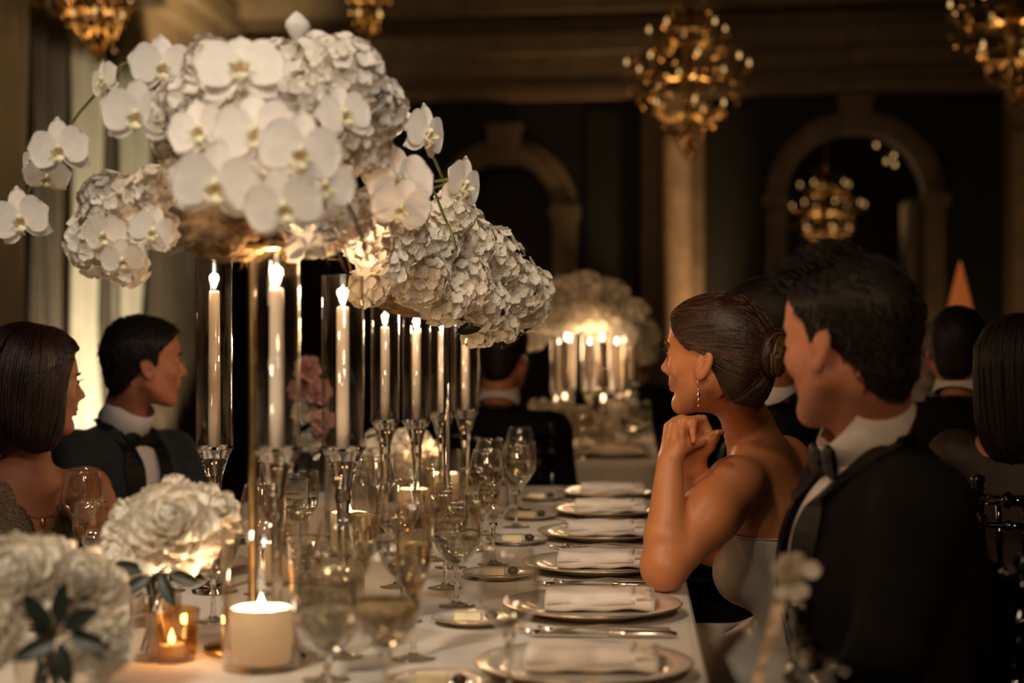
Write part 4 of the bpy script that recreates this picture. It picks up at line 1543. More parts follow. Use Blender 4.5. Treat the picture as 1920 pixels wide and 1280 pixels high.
def chandelier(name, label, loc, rad, height, tiers, per_crystal, watts, ceil=CEIL):
    """gilt stem, scrolled arms with candle bulbs, rings hung with crystal drops"""
    t = thing(name, label, 'chandelier', loc, group='crystal chandeliers')
    m = MB()
    m.tube([(0, 0, ceil - loc[2] - 0.02), (0, 0, height * 0.4)], 0.008, 6)
    m.lathe([(0, height * 0.62), (0.02, height * 0.58), (0.035, height * 0.5), (0.018, height * 0.4), (0.028, height * 0.2), (0.05, 0.05), (0.03, -0.05), (0.02, -height * 0.3), (0.01, -height * 0.42), (0, -height * 0.46)], 14)
    link('stem', m.mesh('stem'), 'gold_dark', t)
    link('canopy', MB().lathe([(0, ceil - loc[2]), (0.07, ceil - loc[2]), (0.06, ceil - loc[2] - 0.03), (0, ceil - loc[2] - 0.05)], 16).mesh('canopy'), 'gold_dark', t)
    me = drop_mb().mesh('crystal_drop', False)
    me.materials.append(MATS['crystal_drop'])
    bulb = MB().lathe([(0, 0), (0.008, 0.006), (0.010, 0.016), (0.005, 0.03), (0, 0.042)], 8).mesh('bulb')
    bulb.materials.append(MATS['bulb'])
    arm_n = 0
    for (rr, zz, n) in tiers:
        a = MB()
        ring = [(rr * rad * math.cos(k * math.pi / 16), rr * rad * math.sin(k * math.pi / 16), zz * height) for k in range(33)]
        a.tube(ring, 0.006, 5)
        link('ring', a.mesh('ring'), 'gold_dark', t)
        for k in range(n):
            an = 2 * math.pi * k / n + zz
            ca, sa = math.cos(an), math.sin(an)
            ar = MB()
            ar.tube([(0.03 * ca, 0.03 * sa, zz * height - 0.02), (rr * rad * 0.4 * ca, rr * rad * 0.4 * sa, zz * height - 0.07), (rr * rad * 0.85 * ca, rr * rad * 0.85 * sa, zz * height - 0.05), (rr * rad * ca, rr * rad * sa, zz * height + 0.02)], 0.006, 5)
            am = link('arm', ar.mesh('arm'), 'gold', t)
            link('bulb', bulb, None, am, Matrix.Translation((rr * rad * ca, rr * rad * sa, zz * height + 0.03)))
    rs = random.Random(len(label))
    for k in range(per_crystal):
        z = rs.uniform(-0.48, 0.34) if rs.random() < 0.8 else rs.uniform(0.34, 0.62)
        env = rad * float(np.interp(z, [-0.5, -0.45, -0.2, 0.0, 0.12, 0.25, 0.34, 0.62], [0.03, 0.08, 0.62, 0.95, 1.0, 0.72, 0.42, 0.36]))
        rr = env * math.sqrt(rs.uniform(0.3, 1.05))
        an = rs.uniform(0, 2 * math.pi)
        link('crystal_drop', me, None, t, place((rr * math.cos(an), rr * math.sin(an), z * height), Euler((rs.uniform(-.3, .3), rs.uniform(-.3, .3), rs.uniform(0, 6))).to_matrix(), rs.uniform(0.6, 1.35)))
    point('chandelier_light', (loc[0], loc[1], loc[2] + 0.02), watts, (1.0, 0.58, 0.24), 0.12)
    return t


T3 = [(0.95, 0.12, 8), (0.62, 0.36, 5), (0.55, -0.16, 5)]
L = at(1290, 165, 10.0)
chandelier('chandelier', 'large crystal chandelier hanging before the stone column', L, 0.39, 0.88, T3, 290, 10)
L = at(1900, 60, 9.0)
chandelier('chandelier', 'crystal chandelier hanging on the side of the guests at the next table', L, 0.36, 0.8, T3, 190, 6)
L = at(690, 10, 9.6)
chandelier('chandelier', 'crystal chandelier above the orchid centrepiece near the far left', L, 0.14, 0.62, [(0.95, 0.12, 5), (0.5, -0.16, 3)], 90, 5)
L = at(185, 20, 8.0)
chandelier('chandelier', 'gilt crystal chandelier in front of the curtains', L, 0.21, 0.5, [(0.95, 0.08, 7), (0.6, -0.14, 5)], 140, 8)
L = at(1548, 410, 17.0)
chandelier('chandelier', 'smaller crystal chandelier seen through the arched doorway', L, 0.42, 0.85, T3, 200, 9)
# wall bracket inside the doorway
uB, zB = on_wall(1682, 285)
LB = WO + WU * uB + WN * 0.7 + Vector((0, 0, zB))
t = thing('wall_bracket_lamp', 'small cluster of lit bulbs high inside the arched doorway', 'lamp', LB)
link('backplate', MB().tube([(0, 0.02, -0.1), (0.02, 0.0, 0.0), (0.0, 0.02, 0.1)], 0.015, 8).mesh('backplate'), 'gold_dark', t)
for (dx, dz) in ((0.03, 0.03), (-0.035, -0.02), (0.04, -0.05), (-0.12, 0.12)):
    am = link('arm', MB().tube([(0, 0.01, 0), (dx * 0.6, -0.03, dz - 0.03), (dx, -0.03, dz)], 0.004, 6).mesh('arm'), 'gold_dark', t)
    link('bulb', MB().ball((dx, -0.03, dz + 0.012), 0.012, 10, (1, 1, 1.4)).mesh('bulb'), 'bulb', am)
wb = MB().box((0, 0, 0), (0.04, 0.02, 0.1))


# ------------------------------------------------------------------ chairs
def proto_chair():
    """slim turned ballroom chair in smoky clear resin; seat centre at the origin, facing +x"""
    t = thing('ballroom_chair', '', 'chair')
    z0 = 0.45

    def turned(p, q, r, n=8):
        m = MB()
        p, q = Vector(p), Vector(q)
        pts, rad = [], []
        k = max(2, int((q - p).length / 0.11))
        for i in range(k):
            for (s, f) in ((0, 1.0), (0.42, 0.92), (0.46, 1.45), (0.54, 1.45), (0.58, 0.92), (1, 1.0)):
                tt = (i + s * 0.999) / k
                pts.append(p + (q - p) * tt)
                rad.append(r * f)
        m.tube(pts, rad, n)
        return m
    link('seat', MB().box((0, 0, z0 - 0.012), (0.195, 0.2, 0.014)).mesh('seat', False), 'resin', t)
    cu = MB().grid(lambda u, v: ((u - 0.5) * 0.38, (v - 0.5) * 0.39, z0 + 0.004 + 0.034 * (math.sin(math.pi * u) * math.sin(math.pi * v)) ** 0.3), 12, 12)
    cu = link('cushion', cu.mesh('cushion'), 'drape_dark', t)
    for sy in (-1, 1):
        link('leg', turned((0.175, sy * 0.175, 0), (0.17, sy * 0.17, z0 - 0.03), 0.013).mesh('leg'), 'resin', t)
        m = turned((-0.20, sy * 0.18, 0), (-0.175, sy * 0.18, z0), 0.0135)
        m2 = turned((-0.175, sy * 0.18, z0), (-0.215, sy * 0.185, 0.90), 0.0135)
        m.add(m2.v, m2.f)
        bp = link('back_post', m.mesh('back_post'), 'resin', t)
        fin = MB().lathe([(0, 0.9), (0.012, 0.9), (0.017, 0.907), (0.012, 0.914), (0.018, 0.925), (0.012, 0.936), (0, 0.94)], 10, (-0.215, sy * 0.185, 0))
        link('finial', fin.mesh('finial'), 'resin', bp)
        link('stretcher', turned((0.17, sy * 0.172, 0.16), (-0.19, sy * 0.18, 0.16), 0.009, 6).mesh('stretcher'), 'resin', t)
    for (z, x, r) in ((0.885, -0.214, 0.013), (0.83, -0.209, 0.009), (0.56, -0.186, 0.010)):
        link('rail', turned((x, -0.18, z), (x, 0.18, z), r).mesh('rail'), 'resin', t)
    for k in range(6):
        y = (k - 2.5) * 0.056
        link('spindle', turned((-0.187, y, 0.56), (-0.213, y, 0.885), 0.0065, 6).mesh('spindle'), 'resin', t)
    link('stretcher', turned((0.0, -0.175, 0.18), (0.0, 0.175, 0.18), 0.009, 6).mesh('stretcher'), 'resin', t)
    return t


chair = proto_chair()
CH = 'smoky clear ballroom chairs'
for (x, y, rz, lb) in ((-0.015, 1.765, 180, 'smoky clear ballroom chair with a white flower bow tied to its back'),
                       (0.335, 2.54, 180, 'smoky clear ballroom chair under the man in the black tuxedo'),
                       (0.735, 1.96, 0, 'empty smoky clear ballroom chair back to back with the tuxedo man'),
                       (0.34, 3.40, 180, 'smoky clear ballroom chair under the woman in the white dress'),
                       (-1.43, 3.76, 0, 'smoky clear ballroom chair under the woman in the sequined dress'),
                       (-1.46, 4.62, 0, 'smoky clear ballroom chair under the man in the dark blue jacket'),
                       (-0.45, 5.80, 90, 'smoky clear ballroom chair at the head of the further table'),
                       (0.98, 4.75, 70, 'smoky clear ballroom chair under the dark-suited guest seen from behind'),
                       (1.02, 3.75, 60, 'smoky clear ballroom chair under the long dark-haired guest'),
                       (0.42, 4.30, 180, 'smoky clear ballroom chair beyond the woman in the white dress')):
    put(chair, USED, (x, y, 0), R(rz), lb, CH)

# flower bow with ribbon on the empty chair
q = at(1484, 1085, 1.93)
t = thing('flower_bow', 'white flower bow with a long patterned ribbon tied to the chair post', 'bow', q)
for (px, py, r, Y, n) in ((1478, 1062, 26, 1.92, (-0.2, -0.9, 0.4)), (1468, 1075, 17, 1.91, (-0.7, -0.7, 0.1)), (1497, 1050, 15, 1.94, (0.4, -0.8, 0.5)), (1490, 1085, 15, 1.92, (0.3, -0.9, -0.3))):
    mum(t, at(px, py, Y), n, r * mpp(Y), 'petal_cream', 50)
for (px, py, dx, dz, s) in ((1500, 1068, 1.0, 0.05, 0.026), (1488, 1095, 0.15, -1, 0.022), (1498, 1092, 0.4, -0.9, 0.02), (1470, 1095, -0.3, -0.9, 0.02)):
    d = Vector((dx, -0.15, dz)).normalized()
    nz = Vector((0, -1, 0.2))
    nz = (nz - d * nz.dot(d)).normalized()
    b = petal_mb(s, s * 0.8, 5, 4, 0.15, 0.1)
    link('petal', b.mesh('petal'), 'petal_white', t, place(at(px, py, 1.92) - t.location, Matrix((d, nz.cross(d), nz)).transposed()))
rb = MB()
pts = [(1473, 1090), (1464, 1120), (1452, 1160), (1446, 1190), (1436, 1230), (1424, 1262), (1418, 1300), (1410, 1340)]
P = [at(px, py, 1.93 + 0.006 * math.sin(i * 1.7)) for i, (px, py) in enumerate(pts)]
ribbon(rb, P, [(0.94, 0.3 * math.sin(i * 1.3), 0.2) for i in range(len(P))], [(0, -1, 0)] * len(P), [0.013, 0.016, 0.017, 0.014, 0.016, 0.014, 0.016, 0.012], 0.0012)
wpart('ribbon', rb, 'lace', t, False)
# ------------------------------------------------------------------ people
def frame(origin, fwd, up=(0, 0, 1), s=1.0):
    f = Vector(fwd).normalized()
    u = Vector(up)
    l = u.cross(f).normalized()
    u = f.cross(l).normalized()
    M = Matrix((f, l, u)).transposed().to_4x4()
    return Matrix.Translation(Vector(origin)) @ M @ Matrix.Diagonal((s, s, s, 1))


def dirang(deg, side=-1, z=0.0):
    """horizontal facing: side -1 looks to -X, +1 to +X; positive angle turns away from the camera"""
    return Vector((side * math.cos(R(deg)), math.sin(R(deg)), z))


def add_head(S, M, fem=False):
    s = M.to_scale()[0]
    R3 = np.array(M.to_3x3()) / s

    def T(x, y, z):
        return M @ Vector((x, y, z))

    def E(c, r, k, op='u', rot=None):
        Rm = R3 if rot is None else R3 @ np.array(rot)
        S.ell(T(*c), [q * s for q in r], Rm, k * s, op)

    def C(a, b, ra, rb, k, op='u'):
        S.rc(T(*a), T(*b), ra * s, rb * s, k * s, op)
    E((-0.012, 0, 0.034), (0.096, 0.074, 0.084), 0.01)
    E((0.028, 0, -0.030), (0.062, 0.058, 0.083), 0.03)
    E((0.045, 0, 0.048), (0.047, 0.056, 0.045), 0.03)
    jw = 0.055 if fem else 0.060
    for y in (-1, 1):
        C((-0.004, y * jw, -0.052), (0.062, y * 0.018, -0.097), 0.018 if fem else 0.022, 0.016 if fem else 0.02, 0.025)
        E((0.062, y * 0.040, -0.022), (0.022, 0.020, 0.022), 0.02)
    C((0.072, -0.010, -0.100), (0.072, 0.010, -0.100), 0.016, 0.016, 0.018)
    E((0.080, 0, 0.026), (0.014, 0.044, 0.012), 0.014)
    for y in (-1, 1):
        E((0.098, y * 0.031, 0.005), (0.018, 0.017, 0.012), 0.012, 's')
        E((0.078, y * 0.031, 0.005), (0.0135, 0.015, 0.012), 0.004)
    C((0.088, 0, 0.014), (0.108, 0, -0.024), 0.0075, 0.0105, 0.010)
    E((0.108, 0, -0.028), (0.012, 0.011, 0.009), 0.006)
    for y in (-1, 1):
        E((0.097, y * 0.012, -0.033), (0.011, 0.008, 0.007), 0.005)
    E((0.086, 0, -0.052), (0.014, 0.020, 0.016), 0.012)
    C((0.092, -0.014, -0.058), (0.092, 0.014, -0.058), 0.0055, 0.0055, 0.004)
    C((0.089, -0.012, -0.069), (0.089, 0.012, -0.069), 0.0062, 0.0062, 0.004)
    for y in (-1, 1):
        rot = Euler((R(14 * y), R(-10), R(-18 * y))).to_matrix()
        E((-0.010, y * 0.079, -0.014), (0.021, 0.0095, 0.034), 0.004, 'u', rot)
        E((-0.005, y * 0.0885, -0.006), (0.0125, 0.0105, 0.021), 0.0015, 's', rot)
        E((0.0035, y * 0.082, -0.016), (0.005, 0.006, 0.008), 0.003, 'u', rot)
        E((-0.001, y * 0.074, -0.041), (0.009, 0.006, 0.011), 0.006)


def add_hand(S, wrist, d, n, side, curl=(50, 60, 40), spread=6, k=0.006, r=0.0083, thumb=None, s=1.0):
    """d: wrist to knuckles, n: out of the palm, side: +1 when the thumb is on cross(d, n)"""
    d, n = Vector(d).normalized(), Vector(n)
    n = (n - d * n.dot(d)).normalized()
    lat = d.cross(n) * side
    w = Vector(wrist)
    for (o, L) in ((0.026, 0.082), (0.009, 0.087), (-0.009, 0.083), (-0.025, 0.074)):
        S.rc(w + lat * o * 0.55 * s + d * 0.008 * s, w + (d * L + lat * o) * s, 0.0135 * s, 0.0112 * s, 0.012)
    S.rc(w + lat * 0.012 * s + d * 0.012 * s, w + (d * 0.04 + lat * 0.026 + n * 0.008) * s, 0.014 * s, 0.013 * s, 0.012)
    fing = ((0.026, 0.082, (0.043, 0.026, 0.021)), (0.009, 0.087, (0.047, 0.030, 0.022)), (-0.009, 0.083, (0.043, 0.028, 0.021)), (-0.025, 0.074, (0.034, 0.021, 0.019)))
    for i, (o, L, seg) in enumerate(fing):
        p = w + (d * L + lat * o) * s
        ang = 0
        yaw = R(spread * (1.5 - i) / 1.5)
        for j, q in enumerate(seg):
            ang += R(curl[j] * (1 + 0.07 * (i - 1)))
            dr = (d * math.cos(ang) + n * math.sin(ang)) * math.cos(yaw) + lat * math.sin(yaw)
            e = p + dr * q * s
            S.rc(p, e, r * s * (1 - 0.05 * j), r * s * (0.95 - 0.06 * j), k)
            p = e
    th = thumb or (0.55, 0.72, 0.35)
    p = w + (d * 0.03 + lat * 0.024 + n * 0.006) * s
    dr = (d * th[0] + lat * th[1] + n * th[2]).normalized()
    e = p + dr * 0.038 * s
    S.rc(p, e, 0.0125 * s, 0.0098 * s, 0.008)
    dr2 = (dr + d * 0.35 + n * 0.2).normalized()
    e2 = e + dr2 * 0.03 * s
    S.rc(e, e2, 0.0098 * s, 0.0085 * s, k)
    S.rc(e2, e2 + (dr2 + n * 0.2).normalized() * 0.02 * s, 0.0085 * s, 0.0068 * s, k)


def hair_solid(M, h, zx, zz, grow=0.010, extra=None, k=0.004):
    """cap over the skull, ended along a hairline given as z over x in the head frame"""
    s = M.to_scale()[0]
    c = M @ Vector((0, 0, 0.0))
    S = Solid(c - Vector((0.2, 0.2, 0.24)) * s, c + Vector((0.2, 0.2, 0.2)) * s, h)
    R3 = np.array(M.to_3x3()) / s
    S.ell(M @ Vector((-0.014, 0, 0.034)), [q * s for q in (0.097 + grow, 0.074 + grow, 0.084 + grow * 1.2)], R3, 0.01)
    S.ell(M @ Vector((0.040, 0, 0.052)), [q * s for q in (0.050 + grow, 0.056 + grow, 0.045 + grow)], R3, 0.03)
    S.ell(M @ Vector((-0.050, 0, -0.035)), [q * s for q in (0.050 + grow * 0.5, 0.052 + grow * 0.5, 0.07)], R3, 0.03)
    if extra:
        extra(S, R3, s)
    S.fn(lambda x, y, z: z - np.interp(x, zx, zz) + 0 * y, M, k)
    return S


def strands(S, M, starts, ends, mid_off=0.0, n=12, rad=0.0009, off=0.001, waves=0.0, seed=0, maxval=0.004):
    """hair locks laid over the hair body from starts to ends (head frame)"""
    rs = np.random.RandomState(seed)
    mb = MB()
    for a, b in zip(starts, ends):
        t = np.linspace(0, 1, n)[:, None]
        a, b = np.array(a), np.array(b)
        c = np.array((-0.01, 0, 0.02))
        # swing along the shell, not through it
        va, vb = a - c, b - c
        la, lb = np.linalg.norm(va), np.linalg.norm(vb)
        v = va / la * (1 - t) + vb / lb * t
        v = v / np.linalg.norm(v, axis=1, keepdims=True) * (la * (1 - t) + lb * t) + rs.normal(0, waves, (n, 3)).cumsum(0) * 0.3
        P = np.array([M @ Vector(q + c) for q in v])
        P = S.project(P, off * rs.uniform(0.2, 1.6))
        mb.tube(P, [rad * (0.5 + math.sin(math.pi * (0.1 + 0.8 * i / (n - 1)))) for i in range(n)], 4, False)
    return mb


def tufts(S, M, zx, zz, count, length, comb, rad=0.0016, seed=1, lift=0.35):
    """short locks standing a little off the cap, combed along comb (head frame)"""
    rs = np.random.RandomState(seed)
    mb = MB()
    R3 = M.to_3x3()
    pts = rs.normal(0, 1, (count * 2, 3))
    pts /= np.linalg.norm(pts, axis=1, keepdims=True)
    pts = pts * 0.1 + np.array((-0.005, 0, 0.025))
    keep = pts[:, 2] > np.interp(pts[:, 0], zx, zz) + 0.008
    pts = pts[keep][:count]
    W = np.array([M @ Vector(p) for p in pts])
    W = S.project(W, 0.0)
    N = S.grad(W)
    for p, nn, lp in zip(W, N, pts):
        nn = Vector(nn)
        cb = comb(lp) if callable(comb) else comb
        d = R3 @ Vector(cb)
        d = d + Vector(rs.normal(0, 0.35, 3))
        d = d - nn * d.dot(nn)
        if d.length < 1e-4:
            continue
        d = (d.normalized() + nn * lift * rs.uniform(0.3, 1.2)).normalized()
        L = length * rs.uniform(0.6, 1.3)
        p = Vector(p)
        mb.tube([p - nn * 0.002, p + d * L * 0.55, p + d * L - nn * L * 0.2], [rad, rad * 0.8, rad * 0.15], 3, False)
    return mb


MEN_X = [-0.15, -0.075, -0.045, -0.026, -0.006, 0.020, 0.026, 0.050, 0.085, 0.12]
MEN_Z = [-0.100, -0.088, -0.062, -0.020, 0.010, -0.018, 0.030, 0.050, 0.078, 0.11]


def face_details(t, M, brow='lash', lashes=False):
    for y in (-1, 1):
        m = MB().ball(M @ Vector((0.0825, y * 0.031, 0.005)), 0.0100, 12)
        e = wpart('eye', m, 'eye_white', t)
        m = MB().ball(M @ Vector((0.0900, y * 0.0315, 0.005)), 0.0048, 10)
        wpart('iris', m, 'wick', e)
        m = MB()
        P = [M @ Vector(q) for q in ((0.098, y * 0.014, 0.022), (0.097, y * 0.028, 0.027), (0.088, y * 0.044, 0.025), (0.078, y * 0.052, 0.020))]
        m.tube(P, [0.0022, 0.003, 0.0026, 0.001], 5)
        wpart('eyebrow', m, brow, t)
        if lashes:
            m = MB()
            for i in range(11):
                f = i / 10
                yy = y * (0.018 + 0.028 * f)
                b = M @ Vector((0.0955 - 0.012 * f * f, yy, 0.010 - 0.002 * f))
                tip = M @ Vector((0.1085 - 0.012 * f * f, yy + y * 0.006 * f, 0.0125 + 0.003 * math.sin(math.pi * f)))
                m.tube([b, b * 0.5 + tip * 0.5 - Vector((0, 0, 0.001)), tip], [0.0009, 0.0007, 0.0002], 4)
            wpart('eyelashes', m, 'lash', t, stuff=True)
    m = MB()
    m.tube([M @ Vector((0.0885, -0.020, -0.062)), M @ Vector((0.0965, -0.008, -0.0585)), M @ Vector((0.0965, 0.008, -0.0585)), M @ Vector((0.0885, 0.020, -0.062))], [0.001, 0.0036, 0.0036, 0.001], 6)
    m.tube([M @ Vector((0.0885, -0.019, -0.064)), M @ Vector((0.0935, -0.007, -0.0695)), M @ Vector((0.0935, 0.007, -0.0695)), M @ Vector((0.0885, 0.019, -0.064))], [0.001, 0.004, 0.004, 0.001], 6)
    wpart('lips', m, 'lips', t)


def bow_tie(t, C, f, up, w=0.058, hh=0.027):
    f, up = Vector(f).normalized(), Vector(up).normalized()
    l = up.cross(f).normalized()
    m = MB().ball(C + f * 0.010, 0.0105, 10, (1, 1, 1.2))
    for s in (-1, 1):
        def g(u, v):
            a = 2 * math.pi * v
            wv = hh * (0.35 + 0.65 * math.sin(math.pi * min(1.0, 0.12 + 0.62 * u)))
            p = C + l * s * (0.004 + w * u) + up * wv * math.sin(a) + f * (0.008 + 0.006 * math.cos(a) * (0.4 + math.sin(math.pi * (0.1 + 0.8 * u))))
            return p
        m.grid(g, 8, 12)
    return wpart('bow_tie', m, 'satin_black', t)


def suit_man(label, head_c, head_f, neck, torso_f, up, Ls=None, hand_l=None, hand_r=None, h=0.006, hh=0.004, suit='suit_black', hair='hair_black', skin='skin_ruddy',
             hs=1.04, pitch=0.0, sh=0.185, ground=True, comb=(0.5, 0, 0.3), seat=None, detail=True, size=1.0, hair_grow=0.009, ctilt=-0.55, deep=1.0, bow=None):
    neck = Vector(neck)
    up = Vector(up).normalized()
    f = Vector(torso_f)
    f = (f - up * f.dot(up)).normalized()
    l = up.cross(f).normalized()
    z = size
    hf = Vector(head_f).normalized()
    M = frame(head_c, hf + Vector((0, 0, pitch)), (0, 0, 1), hs)
    hip = seat if seat is not None else neck - up * 0.56 * z
    hip = Vector(hip)
    t = thing('person', label, 'person', (hip.x, hip.y, 0), group='guests in dark suits')
    SL, SR = neck - up * 0.105 * z + l * sh * z, neck - up * 0.105 * z - l * sh * z
    EL = Vector(hand_l[0]) if hand_l else SL - up * 0.28 * z + f * 0.06 + l * 0.04
    ER = Vector(hand_r[0]) if hand_r else SR - up * 0.28 * z + f * 0.06 - l * 0.04
    WL = Vector(hand_l[1]) if hand_l else EL + f * 0.24 - l * 0.06
    WR = Vector(hand_r[1]) if hand_r else ER + f * 0.24 + l * 0.06
    allp = [head_c + Vector((0, 0, 0.14)), neck, SL, SR, WL, WR, EL, ER, hip]
    # --- body: head, neck, hands in one solid
    lo = Vector([min(p[i] for p in allp + [Vector(head_c) - Vector((0.16, 0.16, 0.2))]) - 0.14 for i in range(3)])
    hi = Vector([max(p[i] for p in allp + [Vector(head_c) + Vector((0.16, 0.16, 0.05))]) + 0.14 for i in range(3)])
    zlo = min(neck.z - 0.16, WL.z - 0.1, WR.z - 0.1)
    S = Solid((lo.x, lo.y, zlo), hi, hh)
    add_head(S, M)
    S.chain([M @ Vector((-0.030, 0, -0.045)), neck - f * 0.004 + up * 0.03, neck - up * 0.03], [0.060 * hs, 0.056, 0.052], 0.02)
    S.chain([neck - up * 0.085 - l * 0.08, neck - up * 0.065, neck - up * 0.085 + l * 0.08], [0.035, 0.045, 0.035], 0.03)
    # arms run inside the sleeves so that the body stays one piece
    for (A, E_, W) in ((SL, EL, WL), (SR, ER, WR)):
        S.chain([neck - up * 0.09, A, E_, W], [0.04, 0.038, 0.032, 0.025], 0.02)
        side = 1 if A is SL else -1
        d = (W - E_).normalized()
        add_hand(S, W, d, (-up * 0.9 - l * side * 0.2), side, (26, 34, 24), r=0.0088)
    wpart('body', S.mesh('body'), skin, t)
    face_details(t, M, hair)
    # --- hair
    H = hair_solid(M, hh, MEN_X, MEN_Z, hair_grow)
    ho = wpart('hair', H.mesh('hair'), hair, t)
    if detail:
        tf = tufts(H, M, MEN_X, MEN_Z, 1500, 0.022, comb, seed=5)
        wpart('hair_locks', tf, hair, ho, stuff=True)
    # --- jacket
    def torso(S, g):
        Rm = np.array(Matrix((f, l, up)).transposed())
        S.ell(neck - up * 0.225 * z + f * 0.012, (0.118 * z * deep, 0.172 * z, 0.19 * z), Rm, 0.03, 'u', g)
        S.ell(neck - up * 0.40 * z + f * 0.008, (0.118 * z * deep, 0.160 * z, 0.20 * z), Rm, 0.05, 'u', g)
        S.ell(hip + up * 0.04, (0.135 * z * deep, 0.180 * z, 0.13 * z), Rm, 0.06, 'u', g)
        S.chain([SL, neck - up * 0.078 * z - f * 0.016, SR], [0.050 * z, 0.052 * z, 0.050 * z], 0.05, 'u', g)
    J = Solid((lo.x, lo.y, hip.z - 0.16), (hi.x, hi.y, neck.z + 0.1), h)
    torso(J, 0.012)
    for (A, E_, W) in ((SL, EL, WL), (SR, ER, WR)):
        J.chain([A, E_], [0.070 * z, 0.056 * z], 0.04)
        J.chain([E_, W - (W - E_).normalized() * 0.012], [0.054 * z, 0.040 * z], 0.02)
    F = frame(neck, f, up)
    J.fn(lambda x, y, zz: np.maximum(np.abs(y) - (zz + 0.40) * 0.165, 0.01 - x), F, 0.005)
    C = frame(neck, f + up * ctilt, up)
    J.fn(lambda x, y, zz: np.maximum(np.sqrt(x * x + y * y) - 0.068, -0.04 - zz), C, 0.006)
    jo = wpart('jacket', J.mesh('jacket'), suit, t)
    # lapels: bands laid on the jacket beside the opening, running round the neck as its collar
    for s in (1, -1):
        pts = []
        for q in np.linspace(0, 1, 22):
            if q < 0.62:
                zz = -0.37 + 0.335 * q / 0.62
                yy = (zz + 0.40) * 0.165 + 0.014 + 0.014 * math.sin(math.pi * q / 0.62)
                pts.append(F @ Vector((0.16, s * yy, zz)))
            else:
                a = (q - 0.62) / 0.38
                an = R(58 + 122 * a)
                pts.append(C @ Vector((0.088 * math.cos(an), s * 0.088 * math.sin(an), 0.012)))
        P = J.project(np.array(pts), 0.0015, 14)
        N = J.grad(P)
        Sd = []
        for i in range(len(P)):
            tg = P[min(i + 1, len(P) - 1)] - P[max(i - 1, 0)]
            sd = np.cross(tg, N[i])
            Sd.append(sd / (np.linalg.norm(sd) + 1e-9))
        wd = [0.006 + 0.050 * math.sin(math.pi * min(1, 0.06 + q * 1.15)) ** 0.8 if q < 0.62 else 0.046 for q in np.linspace(0, 1, 22)]
        wd = [0.012, 0.022, 0.03, 0.037, 0.043, 0.048, 0.053, 0.057, 0.06, 0.062, 0.062, 0.058, 0.05, 0.044] + [0.042] * 8
        m = MB()
        ribbon(m, P, Sd, N, wd, 0.003)
        wpart('lapel', m, 'satin_black', jo, False)
    # --- shirt: front under the opening, stand collar with folded points
    Sh = Solid((lo.x, lo.y, hip.z - 0.05), (hi.x, hi.y, neck.z + 0.08), h)
    torso(Sh, 0.0)
    Sh.cut(neck - f * 0.02, -f)
    so = wpart('shirt', Sh.mesh('shirt'), 'shirt_white', t)
    cm = MB()
    prof = [(0.0640, 0.050), (0.0665, 0.052), (0.0725, 0.020), (0.0765, -0.022), (0.0735, -0.024), (0.066, 0.0), (0.063, 0.03), (0.0640, 0.050)]
    cm.lathe(prof, 36, C @ Vector((0.0, 0, 0.0)), axis=C.to_3x3())
    wpart('collar', cm, 'shirt_white', so)
    bow_tie(t, bow or C @ Vector((0.084, 0, -0.014)), C.to_3x3() @ Vector((1, 0, 0)) if bow is None else f, up)
    # --- trousers: seated legs
    if ground:
        g = Vector((f.x, f.y, 0)).normalized()
        T = Solid((min(hip.x, hip.x + g.x * 0.6) - 0.25, min(hip.y, hip.y + g.y * 0.6) - 0.25, 0.0), (max(hip.x, hip.x + g.x * 0.6) + 0.25, max(hip.y, hip.y + g.y * 0.6) + 0.25, 0.75), 0.012)
        shoes = MB()
        for s in (1, -1):
            a = Vector((hip.x, hip.y, 0.545)) + l * s * 0.085
            kn = a + g * 0.42 + l * s * 0.04
            kn.z = 0.525
            an = Vector((kn.x, kn.y, 0.10)) + g * 0.03
            T.chain([a, kn, an], [0.088, 0.064, 0.045], 0.03)
            m = MB()
            shoe = Solid(an - Vector((0.3, 0.3, 0.12)), an + Vector((0.3, 0.3, 0.05)), 0.012)
            shoe.chain([Vector((an.x, an.y, 0.05)) - g * 0.03, Vector((an.x, an.y, 0.045)) + g * 0.17], [0.042, 0.034], 0.01)
            wpart('shoe', shoe.mesh('shoe'), 'satin_black', t)
        wpart('trousers', T.mesh('trousers'), suit, t)
    return t, J, M


# --- groom
headc = at(1594, 640, 2.52)
neck = at(1634, 812, 2.55)
man, JG, MG = suit_man('man in a black tuxedo with short dark hair looking away over his shoulder', headc, dirang(47), neck, dirang(-10), (-0.14, 0.0, 1.0),
                       hand_l=(at(1668, 1215, 2.33), at(1570, 1350, 2.46)), hand_r=(neck + Vector((0.05, 0.25, -0.36)), neck + Vector((-0.10, 0.16, -0.52))),
                       h=0.006, hh=0.004, hs=1.05, pitch=-0.08, sh=0.185, comb=lambda p: (0.6, 0.1, 0.5) if p[2] > 0.06 else (-0.3, 0, -1), seat=(0.45, 2.54, 0.54), hair_grow=0.003, ctilt=-1.0, deep=1.22, bow=at(1552, 862, 2.535))
